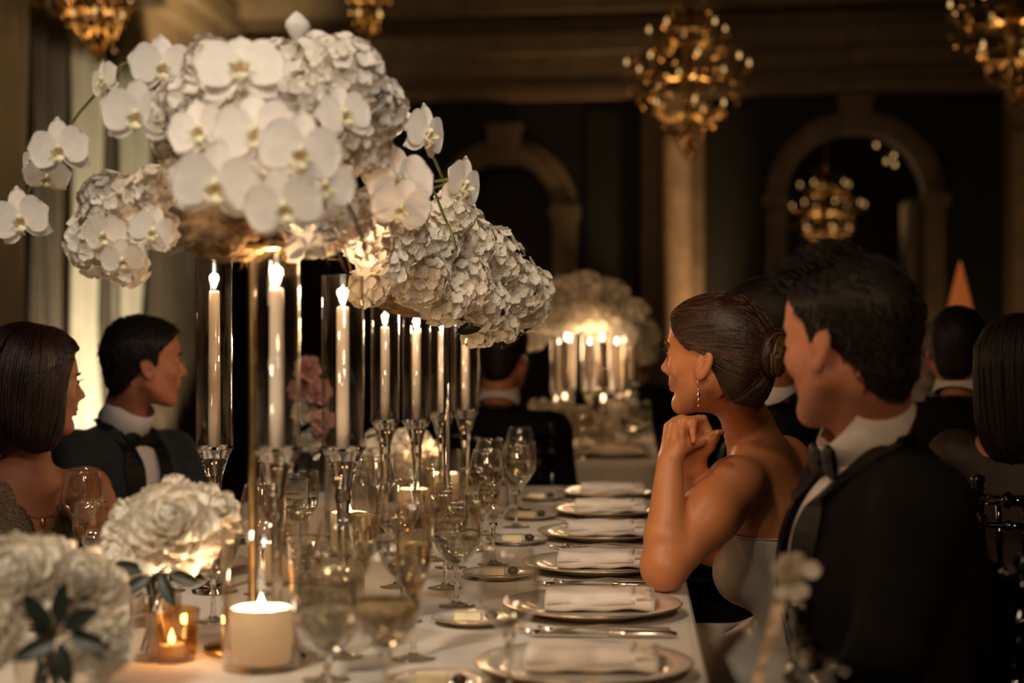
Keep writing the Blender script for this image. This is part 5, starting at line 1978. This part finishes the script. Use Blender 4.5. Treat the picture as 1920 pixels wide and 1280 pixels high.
# raised forelock of the tuxedo man
H = MB()
rs = np.random.RandomState(4)
for i in range(420):
    b = Vector((rs.uniform(-0.02, 0.085), rs.uniform(-0.055, 0.055), 0.0))
    b.z = 0.034 + 0.094 * math.sqrt(max(0.0, 1 - ((b.x + 0.005) / 0.115) ** 2 - (b.y / 0.085) ** 2))
    d = Vector((0.45 + rs.normal(0, 0.2), 0.45 + rs.normal(0, 0.25), 0.55)).normalized()
    L = rs.uniform(0.022, 0.042)
    H.tube([MG @ b, MG @ (b + d * L * 0.6), MG @ (b + d * L + Vector((0.004, 0.006, -0.008)))], [0.0022, 0.0018, 0.0004], 3, False)
hair_obj = [c for c in man.children if c.name.startswith('hair')][0]
wpart('forelock', H, 'hair_black', hair_obj, stuff=True)

# --- man in the dark blue jacket across the table
headc = at(270, 680, 4.55)
neck = at(236, 785, 4.60)
suit_man('man in a dark blue jacket and black bow tie seen in profile across the table', headc, dirang(30, 1), neck, dirang(-30, 1), (0.10, 0, 1),
         hand_l=(neck + Vector((0.22, 0.12, -0.33)), neck + Vector((0.42, 0.0, -0.26))), hand_r=(neck + Vector((-0.06, -0.28, -0.30)), neck + Vector((0.16, -0.30, -0.26))),
         h=0.007, hh=0.0045, suit='suit_blue', hs=1.03, sh=0.19, comb=lambda p: (0.8, 0, 0.5) if p[2] > 0.06 else (-0.2, 0, -1), seat=(neck.x - 0.02, neck.y + 0.02, 0.54))

# --- guests further back
headc = at(945, 668, 5.75)
neck = at(935, 752, 5.72)
suit_man('guest in a black suit seen from behind at the head of the further table', headc, Vector((0.35, 1, 0)), neck, Vector((0.1, 1, 0)), (0, 0.03, 1), h=0.012, hh=0.008, detail=False, seat=(neck.x, neck.y - 0.0, 0.54), skin='skin_ruddy')
headc = at(1797, 655, 4.75)
neck = at(1800, 735, 4.74)
suit_man('dark-suited guest seen from behind below the orange cone lamp', headc, Vector((0.35, 1, 0)), neck, Vector((0.45, 1, 0)), (0.02, 0.05, 1), h=0.012, hh=0.007, detail=False, seat=(neck.x, neck.y, 0.54), hs=0.98)
headc = at(1432, 615, 4.25)
neck = at(1440, 745, 4.30)
suit_man('guest in a black suit sitting beyond the woman in the white dress', headc, dirang(25), neck, dirang(5), (-0.05, 0, 1), h=0.012, hh=0.008, detail=False, seat=(0.40, 4.31, 0.54))
headc = at(1190, 672, 10.7)
neck = at(1192, 712, 10.72)
suit_man('guest in a black suit sitting beyond the far candle cluster', headc, Vector((-0.4, -1, 0)), neck, Vector((-0.2, -1, 0)), (0, 0, 1), h=0.014, hh=0.010, detail=False, seat=(neck.x, neck.y, 0.54))


# ------------------------------------------------------------------ women
def woman_body(label, group, headc, hf, neck, tf, up, arms, h, skin, hs=0.98, pitch=0.0, sh=0.155, hip=None, bounds=0.14, sat=0.0):
    neck = Vector(neck)
    up = Vector(up).normalized()
    f = Vector(tf)
    f = (f - up * f.dot(up)).normalized()
    l = up.cross(f).normalized()
    M = frame(headc, Vector(hf) + Vector((0, 0, pitch)), (0, 0, 1), hs)
    hip = Vector(hip)
    t = thing('person', label, 'person', (hip.x, hip.y, 0), group=group)
    SL, SR = neck - up * 0.058 + l * sh, neck - up * 0.058 - l * sh
    pts = [Vector(headc), neck, SL, SR, hip] + [Vector(p) for a in arms for p in a[:2]]
    lo = Vector([min(p[i] for p in pts) - bounds for i in range(3)])
    hi = Vector([max(p[i] for p in pts) + bounds for i in range(3)])
    S = Solid((lo.x, lo.y, hip.z - 0.12), hi, h)
    add_head(S, M, True)
    S.chain([M @ Vector((-0.028, 0, -0.045)), neck + up * 0.03 - f * 0.006, neck - up * 0.04], [0.050, 0.046, 0.056], 0.03)
    Rm = np.array(Matrix((f, l, up)).transposed())
    S.chain([SL, neck - up * 0.045 + l * 0.05 - f * 0.012, neck - up * 0.035 - f * 0.012, neck - up * 0.045 - l * 0.05 - f * 0.012, SR], [0.046, 0.040, 0.046, 0.040, 0.046], 0.04)
    S.ell(neck - up * 0.175 - f * 0.006, (0.088, 0.142, 0.15), Rm, 0.04)
    S.ell(neck - up * 0.33, (0.082, 0.118, 0.16), Rm, 0.05)
    S.ell(hip + up * 0.03, (0.12, 0.165, 0.12), Rm, 0.06)
    for s in (1, -1):
        S.ell(neck - up * 0.235 + f * 0.070 + l * s * 0.066, (0.055, 0.06, 0.06), Rm, 0.03)
    for i, (E_, W, hd, hn, side, curl, th) in enumerate(arms):
        A = SL if i == 0 else SR
        E_, W = Vector(E_), Vector(W)
        mid = (A + E_) / 2
        S.chain([A, A * 0.65 + E_ * 0.35, E_], [0.055, 0.053, 0.043], 0.03)
        fm = E_ * 0.72 + W * 0.28
        S.chain([E_, fm, W], [0.040, 0.040, 0.0245], 0.012)
        S.ell(E_, (0.038, 0.038, 0.038), None, 0.02)
        add_hand(S, W, hd, hn, side, curl, k=0.004, r=0.0080, thumb=th, s=0.95)
    wpart('body', S.mesh('body'), skin, t)
    face_details(t, M, 'hair_brown', True)
    return t, S, M, f, l, up, neck, hip


# --- bride
headc = at(1342, 668, 3.29)
neck = at(1410, 836, 3.36)
tf = dirang(22)
el = at(1246, 1062, 3.10)
wl = at(1256, 864, 3.15)
er = el + Vector((0.10, 0.26, 0.012))
wr = wl + Vector((0.045, 0.058, -0.022))
hd = (at(1268, 806, 3.17) - wl)
bride, SB, MBR, bf, bl, bu, bn, bh = woman_body(
    'woman in a strapless white satin dress resting her chin over clasped hands', 'women at the long table', headc, dirang(27), neck, tf, (-0.30, 0.05, 1.0),
    ((el, wl, hd, (0.72, 0.62, 0.05), -1, (68, 78, 55), (0.55, 0.45, 0.75)), (er, wr, (-0.15, -0.15, 1.0), (-0.35, -0.9, 0.0), 1, (58, 70, 40), None)),
    0.0036, 'skin_tan', hs=0.985, pitch=0.02, hip=at(1458, 1300, 3.43), sh=0.158)
# dress: bodice grown from the figure, skirt over the lap and down
D = Solid((bh.x - 0.62, bh.y - 0.4, 0.02), (bh.x + 0.3, bh.y + 0.45, 0.95), 0.0065)
Rm = np.array(Matrix((bf, bl, bu)).transposed())
g = 0.007
D.ell(bn - bu * 0.175 - bf * 0.006, (0.088, 0.142, 0.15), Rm, 0.04, 'u', g)
D.ell(bn - bu * 0.33, (0.082, 0.118, 0.16), Rm, 0.05, 'u', g)
D.ell(bh + bu * 0.03, (0.12, 0.165, 0.12), Rm, 0.06, 'u', g)
for s in (1, -1):
    D.ell(bn - bu * 0.235 + bf * 0.070 + bl * s * 0.066, (0.055, 0.06, 0.06), Rm, 0.03, 'u', g)
ztopd = at(1430, 993, 3.30).z
D.cut((0, 0, ztopd), (0.02, 0.0, 1))
gx = Vector((-1, 0.25, 0)).normalized()
gl = Vector((-0.25, -1, 0)).normalized()
for s in (1, -1):
    a = Vector((bh.x, bh.y, 0.54)) + gl * s * 0.085
    kn = a + gx * 0.44 + gl * s * 0.02
    kn.z = 0.53
    D.chain([a, kn, Vector((kn.x, kn.y, 0.12)) + gx * 0.04], [0.092, 0.078, 0.11], 0.05)
D.ell(Vector((bh.x + 0.02, bh.y, 0.45)), (0.13, 0.17, 0.20), None, 0.06)
do = wpart('dress', D.mesh('dress'), 'dress_satin', bride)
# soft hem band along the top of the bodice
pl = []
top = bn - bu * 0.205
for k in range(60):
    a = 2 * math.pi * k / 60
    q_ = top + bf * 0.11 * math.cos(a) + bl * 0.155 * math.sin(a)
    pl.append(Vector((q_.x, q_.y, ztopd - 0.005)))
P = D.project(np.array(pl), -0.0005, 10)
m = MB()
m.tube([Vector(p) for p in P] + [Vector(P[0])], 0.0024, 5, False)
wpart('neckline', m, 'dress_satin', do)
for (z0, a0, a1) in ():
    pl = [bn + bu * (z0 + 0.03 * q) + bf * 0.11 * math.cos(a0 + (a1 - a0) * q) + bl * 0.15 * math.sin(a0 + (a1 - a0) * q) for q in np.linspace(0, 1, 18)]
    P = D.project(np.array(pl), -0.0035, 10)
    m = MB().tube([Vector(p) for p in P], [0.001 + 0.006 * math.sin(math.pi * q) for q in np.linspace(0, 1, 18)], 6, False)
    wpart('fold', m, 'dress_satin', do)
# hair: swept back over the ear into a low bun
BX = [-0.16, -0.080, -0.050, -0.030, -0.014, 0.004, 0.030, 0.060, 0.085, 0.11]
BZ = [-0.125, -0.098, -0.085, -0.050, 0.004, 0.016, 0.012, 0.038, 0.070, 0.105]


def bun_mass(S, R3, s):
    S.ell(MBR @ Vector((-0.072, 0, -0.010)), (0.046, 0.058, 0.066), R3, 0.03)
    S.ell(MBR @ Vector((-0.060, 0, -0.058)), (0.042, 0.048, 0.046), R3, 0.03)


HB = hair_solid(MBR, 0.0036, BX, BZ, 0.010, bun_mass)
hb = wpart('hair', HB.mesh('hair'), 'hair_brown', bride)
st, en = [], []
rs = np.random.RandomState(2)
for i in range(420):
    y = rs.uniform(-1, 1)
    t = rs.uniform(0, 1)
    x = 0.088 - 0.110 * t
    a = Vector((x, math.copysign(0.03 + 0.06 * t, y), np.interp(x, BX, BZ) + 0.010))
    if t < 0.25:
        a = Vector((0.088, y * 0.05, 0.082 + rs.uniform(0, 0.02)))
    st.append(a)
    en.append((-0.128 + rs.normal(0, 0.008), rs.normal(0, 0.018), 0.0 + rs.normal(0, 0.022)))
for i in range(150):
    y = rs.uniform(-0.06, 0.06)
    st.append((-0.060 - 0.02 * rs.rand(), y, -0.088 + 0.01 * rs.rand()))
    en.append((-0.128, y * 0.3, -0.010 + rs.normal(0, 0.012)))
s1 = strands(HB, MBR, st[::2], en[::2], rad=0.0008, off=0.0005, seed=3, waves=0.0012)
wpart('hair_locks', s1, 'hair_brown', hb, stuff=True)
s2 = strands(HB, MBR, st[1::2], en[1::2], rad=0.0006, off=0.0009, seed=4, waves=0.0015)
wpart('hair_highlights', s2, 'hair_highlight', hb, stuff=True)
# the bun: coiled locks
bc = Vector((-0.128, 0.016, 0.008))
Bs = MB()
core = Solid(MBR @ bc - Vector((0.08, 0.08, 0.08)), MBR @ bc + Vector((0.08, 0.08, 0.08)), 0.0036)
core.ell(MBR @ bc, (0.022, 0.040, 0.046), np.array(MBR.to_3x3()) / MBR.to_scale()[0], 0.01)
bo = wpart('bun', core.mesh('bun'), 'hair_brown', bride)
for i in range(46):
    ph = rs.uniform(0, 6.28)
    rr = rs.uniform(0.018, 0.046)
    pts = []
    for q in np.linspace(0, 1, 18):
        a = ph + q * rs.uniform(3.2, 3.6)
        r = rr * (1 - 0.30 * q) + 0.002 * math.sin(9 * q + i)
        pts.append(MBR @ (bc + Vector((-0.010 - 0.016 * (1 - (r / 0.042) ** 2) + rs.normal(0, 0.0012), r * math.cos(a) * 0.95, r * math.sin(a) * 1.08))))
    Bs.tube(pts, [0.0012 + 0.0022 * math.sin(math.pi * q) for q in np.linspace(0, 1, 18)], 5, False)
wpart('coils', Bs, 'hair_bun_lit', bo, stuff=True)
# fine loose hairs at the nape
m = MB()
for i in range(26):
    a = MBR @ Vector((-0.035 - 0.04 * rs.rand(), 0.045 + 0.012 * rs.rand(), -0.075 - 0.012 * rs.rand()))
    a = Vector(SB.project(np.array(a), 0.0008))
    b = Vector(SB.project(np.array(a + Vector((rs.normal(0, 0.006) - 0.004, 0, -0.014 - 0.012 * rs.rand()))), 0.0010))
    m.tube([a, (a + b) / 2 + Vector((0, -0.001, 0)), b], [0.0004, 0.0004, 0.0001], 3, False)
wpart('loose_hairs', m, 'hair_brown', hb, stuff=True)
# earring
lobe = MBR @ Vector((-0.001, 0.083, -0.050))
m = MB().tube([lobe + Vector((0, 0, 0.010)), lobe + Vector((-0.002, -0.003, 0)), lobe + Vector((0, -0.003, -0.012)), lobe + Vector((0.001, -0.003, -0.024))], 0.0009, 6)
eo = wpart('earring', m, 'silver', bride)
m = MB()
for (dz, r) in ((-0.014, 0.0028), (-0.024, 0.0044), (-0.034, 0.0030), (-0.046, 0.0022)):
    m.ball(lobe + Vector((0.0005, -0.003, dz)), r, 8, (0.8, 0.8, 1.5))
wpart('earring_stones', m, 'silver', eo, False)

# --- woman in the sequined dress
headc = at(66, 722, 3.75)
neck = at(52, 876, 3.75)
el = at(175, 975, 3.42)
w2, S2, M2, f2, l2, u2, n2, h2 = woman_body(
    'woman with a dark auburn bob in a sequined dress with a deep neckline', 'women at the long table', headc, dirang(38, 1), neck, dirang(-38, 1), (0.08, 0, 1.0),
    ((at(178, 985, 3.50), at(330, 1010, 3.55), (1, 0.2, -0.1), (0, 0, -1), 1, (20, 25, 20), None), (neck + Vector((-0.10, -0.22, -0.30)), neck + Vector((0.12, -0.24, -0.29)), (1, 0.1, 0.0), (0, 0, -1), -1, (20, 25, 20), None)),
    0.006, 'skin_mid', hs=1.0, hip=(neck.x - 0.04, neck.y + 0.02, 0.55), sh=0.165)
D = Solid((h2.x - 0.4, h2.y - 0.4, 0.03), (h2.x + 0.7, h2.y + 0.4, neck.z + 0.05), 0.007)
Rm = np.array(Matrix((f2, l2, u2)).transposed())
g = 0.007
D.ell(n2 - u2 * 0.175 - f2 * 0.006, (0.088, 0.142, 0.15), Rm, 0.04, 'u', g)
D.ell(n2 - u2 * 0.33, (0.082, 0.118, 0.16), Rm, 0.05, 'u', g)
D.ell(h2 + u2 * 0.03, (0.12, 0.165, 0.12), Rm, 0.06, 'u', g)
for s in (1, -1):
    D.ell(n2 - u2 * 0.235 + f2 * 0.070 + l2 * s * 0.066, (0.055, 0.06, 0.06), Rm, 0.03, 'u', g)
D.chain([n2 - u2 * 0.075 + l2 * 0.10, n2 - u2 * 0.05 + l2 * 0.05 - f2 * 0.012, n2 - u2 * 0.05 - l2 * 0.05 - f2 * 0.012, n2 - u2 * 0.075 - l2 * 0.10], [0.048, 0.043, 0.043, 0.048], 0.03, 'u', 0.005)
F2 = frame(n2, f2, u2)
D.fn(lambda x, y, z: np.maximum(np.abs(y) - (z + 0.20) * 0.26, -x - 0.02), F2, 0.004)
D.fn(lambda x, y, z: np.sqrt(x * x + y * y) - 0.075 + np.maximum(0, -0.12 - z) * 4, F2, 0.004)
for s in (1, -1):
    D.fn(lambda x, y, z: np.maximum(0.128 - s * y + 0 * x, -0.165 - z), F2, 0.006)
for s in (1, -1):
    a = Vector((h2.x, h2.y, 0.56)) + l2 * s * 0.08
    kn = a + Vector((0.44, -0.1, 0))
    kn.z = 0.54
    D.chain([a, kn, Vector((kn.x, kn.y, 0.13))], [0.095, 0.072, 0.07], 0.05)
wpart('dress', D.mesh('dress'), 'dress_sequin', w2)
WX = [-0.16, -0.06, 0.010, 0.040, 0.056, 0.072, 0.11]
WZ = [-0.165, -0.165, -0.150, -0.120, 0.020, 0.068, 0.11]


def bob(S, R3, s):
    for y in (-1, 1):
        S.ell(M2 @ Vector((-0.012, y * 0.066, -0.055)), (0.070, 0.034, 0.105), R3, 0.03)
    S.ell(M2 @ Vector((-0.070, 0, -0.055)), (0.055, 0.075, 0.105), R3, 0.04)
    S.ell(M2 @ Vector((-0.02, 0, 0.05)), (0.115, 0.095, 0.09), R3, 0.03)


HW = hair_solid(M2, 0.005, WX, WZ, 0.016, bob)
HW.fn(lambda x, y, z: np.maximum(np.sqrt((x - 0.09) ** 2 / 0.9 + y * y) - 0.066, z - 0.055), M2, 0.008)
hw = wpart('hair', HW.mesh('hair'), 'hair_auburn', w2)
st, en = [], []
for i in range(260):
    a = rs.uniform(-2.6, 2.6) + math.pi
    st.append((0.01 + 0.03 * math.cos(a), 0.03 * math.sin(a), 0.128))
    en.append((-0.015 + 0.090 * math.cos(a), 0.092 * math.sin(a), -0.135 + rs.uniform(-0.02, 0.015)))
wpart('hair_locks', strands(HW, M2, st, en, rad=0.0022, off=0.001, seed=6, waves=0.002, n=14), 'hair_auburn', hw, stuff=True)
m = MB()
P = S2.project(np.array([F2 @ Vector((0.09 * math.cos(a), 0.075 * math.sin(a), -0.055 - 0.05 * math.cos(a))) for a in np.linspace(-1.9, 1.9, 20)]), 0.001, 8)
m.tube([Vector(p) for p in P], 0.0012, 5)
nk = wpart('necklace', m, 'gold', w2)
pd = Vector(S2.project(np.array(F2 @ Vector((0.09, 0, -0.115))), 0.004))
wpart('pendant', MB().ball(pd, 0.007, 10, (1, 1, 1.7)), 'gold', nk)

# --- background women: pale-haired guest and long dark-haired guest
headc = at(1722, 668, 6.2)
neck = at(1724, 740, 6.2)
w3, S3, M3, f3, l3, u3, n3, h3 = woman_body(
    'pale-haired guest facing the room behind the tuxedo man', 'guests at the next table', headc, Vector((0.4, -1, 0)), neck, Vector((0.2, -1, 0)), (0, 0, 1),
    ((neck + Vector((0.2, -0.1, -0.3)), neck + Vector((0.08, -0.28, -0.28)), (0, -1, 0), (0, 0, -1), 1, (20, 25, 20), None), (neck + Vector((-0.2, -0.1, -0.3)), neck + Vector((-0.08, -0.28, -0.28)), (0, -1, 0), (0, 0, -1), -1, (20, 25, 20), None)),
    0.010, 'skin_pale', hip=(neck.x, neck.y + 0.02, 0.55))
HH = hair_solid(M3, 0.009, MEN_X, MEN_Z, 0.02)
wpart('hair', HH.mesh('hair'), 'hair_grey', w3)
headc = at(1915, 705, 3.95)
neck = at(1915, 815, 3.95)
w4, S4, M4, f4, l4, u4, n4, h4 = woman_body(
    'guest with long dark hair sitting at the next table', 'guests at the next table', headc, Vector((0.5, 1, 0)), neck, Vector((0.5, 1, 0)), (0, 0, 1),
    ((neck + Vector((-0.12, 0.18, -0.3)), neck + Vector((0.1, 0.36, -0.28)), (0.6, 1, 0), (0, 0, -1), 1, (20, 25, 20), None), (neck + Vector((0.24, -0.02, -0.3)), neck + Vector((0.3, 0.22, -0.28)), (0, 1, 0), (0, 0, -1), -1, (20, 25, 20), None)),
    0.010, 'skin_mid', hip=(neck.x, neck.y - 0.02, 0.55))


def longhair(S, R3, s):
    S.ell(M4 @ Vector((-0.055, 0, -0.07)), (0.060, 0.090, 0.15), R3, 0.04)
    S.ell(M4 @ Vector((-0.02, 0, 0.05)), (0.112, 0.092, 0.09), R3, 0.03)


HL = hair_solid(M4, 0.008, [-0.2, -0.03, 0.02, 0.06, 0.1], [-0.24, -0.22, -0.14, 0.04, 0.1], 0.016, longhair)
hl_ = wpart('hair', HL.mesh('hair'), 'hair_black', w4)
st, en = [], []
for i in range(160):
    a = rs.uniform(-2.4, 2.4) + math.pi
    st.append((0.01 + 0.03 * math.cos(a), 0.03 * math.sin(a), 0.128))
    en.append((-0.03 + 0.085 * math.cos(a), 0.090 * math.sin(a), -0.19 + rs.uniform(-0.03, 0.02)))
wpart('hair_locks', strands(HL, M4, st, en, rad=0.003, off=0.002, seed=8, waves=0.004, n=14), 'hair_black', hl_, stuff=True)
for (t, n_, f_, l_, u_, hp) in ((w3, n3, f3, l3, u3, h3), (w4, n4, f4, l4, u4, h4)):
    D = Solid((hp.x - 0.65, hp.y - 0.65, 0.03), (hp.x + 0.65, hp.y + 0.65, n_.z + 0.03), 0.012)
    Rm = np.array(Matrix((f_, l_, u_)).transposed())
    D.ell(n_ - u_ * 0.175 - f_ * 0.006, (0.088, 0.142, 0.15), Rm, 0.04, 'u', 0.009)
    D.ell(n_ - u_ * 0.33, (0.082, 0.118, 0.16), Rm, 0.05, 'u', 0.009)
    D.ell(hp + u_ * 0.03, (0.12, 0.165, 0.12), Rm, 0.06, 'u', 0.009)
    for s in (1, -1):
        a = Vector((hp.x, hp.y, 0.56)) + l_ * s * 0.08
        kn = a + Vector((f_.x, f_.y, 0)) * 0.42
        D.chain([a, kn, Vector((kn.x, kn.y, 0.13))], [0.095, 0.072, 0.07], 0.05)
    if t is w4:
        for (s_, e_, w_) in ((1, (-0.12, 0.18, -0.3), (0.1, 0.36, -0.28)), (-1, (0.24, -0.02, -0.3), (0.3, 0.22, -0.28))):
            D.chain([n_ - u_ * 0.058 + l_ * 0.155 * s_, n_ + Vector(e_), n_ + Vector(w_)], [0.068, 0.056, 0.04], 0.03)
        D.chain([n_ - u_ * 0.075 + l_ * 0.14, n_ - u_ * 0.06, n_ - u_ * 0.075 - l_ * 0.14], [0.055, 0.06, 0.055], 0.04)
    D.cut(n_ - u_ * (-0.022 if t is w4 else 0.10), u_)
    wpart('dress', D.mesh('dress'), 'dress_dark', t)

# ------------------------------------------------------------------ orange cone lamp, next table
q = at(1800, 700, 8.6)
zt, zb_ = at(1800, 490, 8.6).z, at(1800, 612, 8.6).z
t = thing('floor_lamp', 'tall lamp with a pointed orange cone shade by the dark wall', 'lamp', (q.x, q.y, 0))
link('base', MB().lathe([(0, 0), (0.14, 0), (0.14, 0.015), (0.02, 0.03), (0, 0.03)], 24).mesh('base'), 'gold_dark', t)
link('pole', MB().tube([(0, 0, 0.02), (0, 0, zb_ + 0.02)], 0.012, 10).mesh('pole'), 'gold_dark', t)
link('shade', MB().lathe([(0.088, zb_ - 0.02), (0.082, zb_), (0.045, zb_ + (zt - zb_) * 0.5), (0.012, zt - 0.03), (0.004, zt), (0.0, zt), (0.003, zt - 0.03), (0.040, zb_ + (zt - zb_) * 0.5), (0.084, zb_ - 0.02), (0.088, zb_ - 0.02)], 28, ribs=14, ribamp=0.015).mesh('shade'), 'lamp_orange', t)
point('cone_lamp_light', (q.x, q.y, zb_ + 0.12), 1.5, (1.0, 0.35, 0.1), 0.02)
t = thing('round_table', 'round guest table under a cloth beyond the dark-suited guest', 'table', (1.75, 5.7, 0))
link('tablecloth', MB().lathe([(0, 0.76), (0.60, 0.76), (0.612, 0.75), (0.62, 0.70), (0.64, 0.4), (0.67, 0.06), (0.66, 0.06), (0.61, 0.70), (0.60, 0.748), (0, 0.75)], 72, ribs=18, ribamp=0.008).mesh('tablecloth'), 'cloth', t)
link('pedestal', MB().lathe([(0, 0), (0.25, 0), (0.25, 0.03), (0.05, 0.06), (0.05, 0.74), (0, 0.74)], 20).mesh('pedestal'), 'stem_dark', t)
q = at(1842, 760, 5.45)
v5 = thing('hydrangea_bowl', 'low bowl of cream blooms on the round guest table', 'flower arrangement', (q.x, q.y, 0.7605))
vase(v5, 0.05, 0.09)
for (px, py, r) in ((1832, 735, 13), (1850, 742, 15), (1822, 722, 10), (1845, 722, 11)):
    hydrangea(v5, at(px, py, 5.45), r * mpp(5.45), material='petal_cream', dens=0.6, fs=1.4)
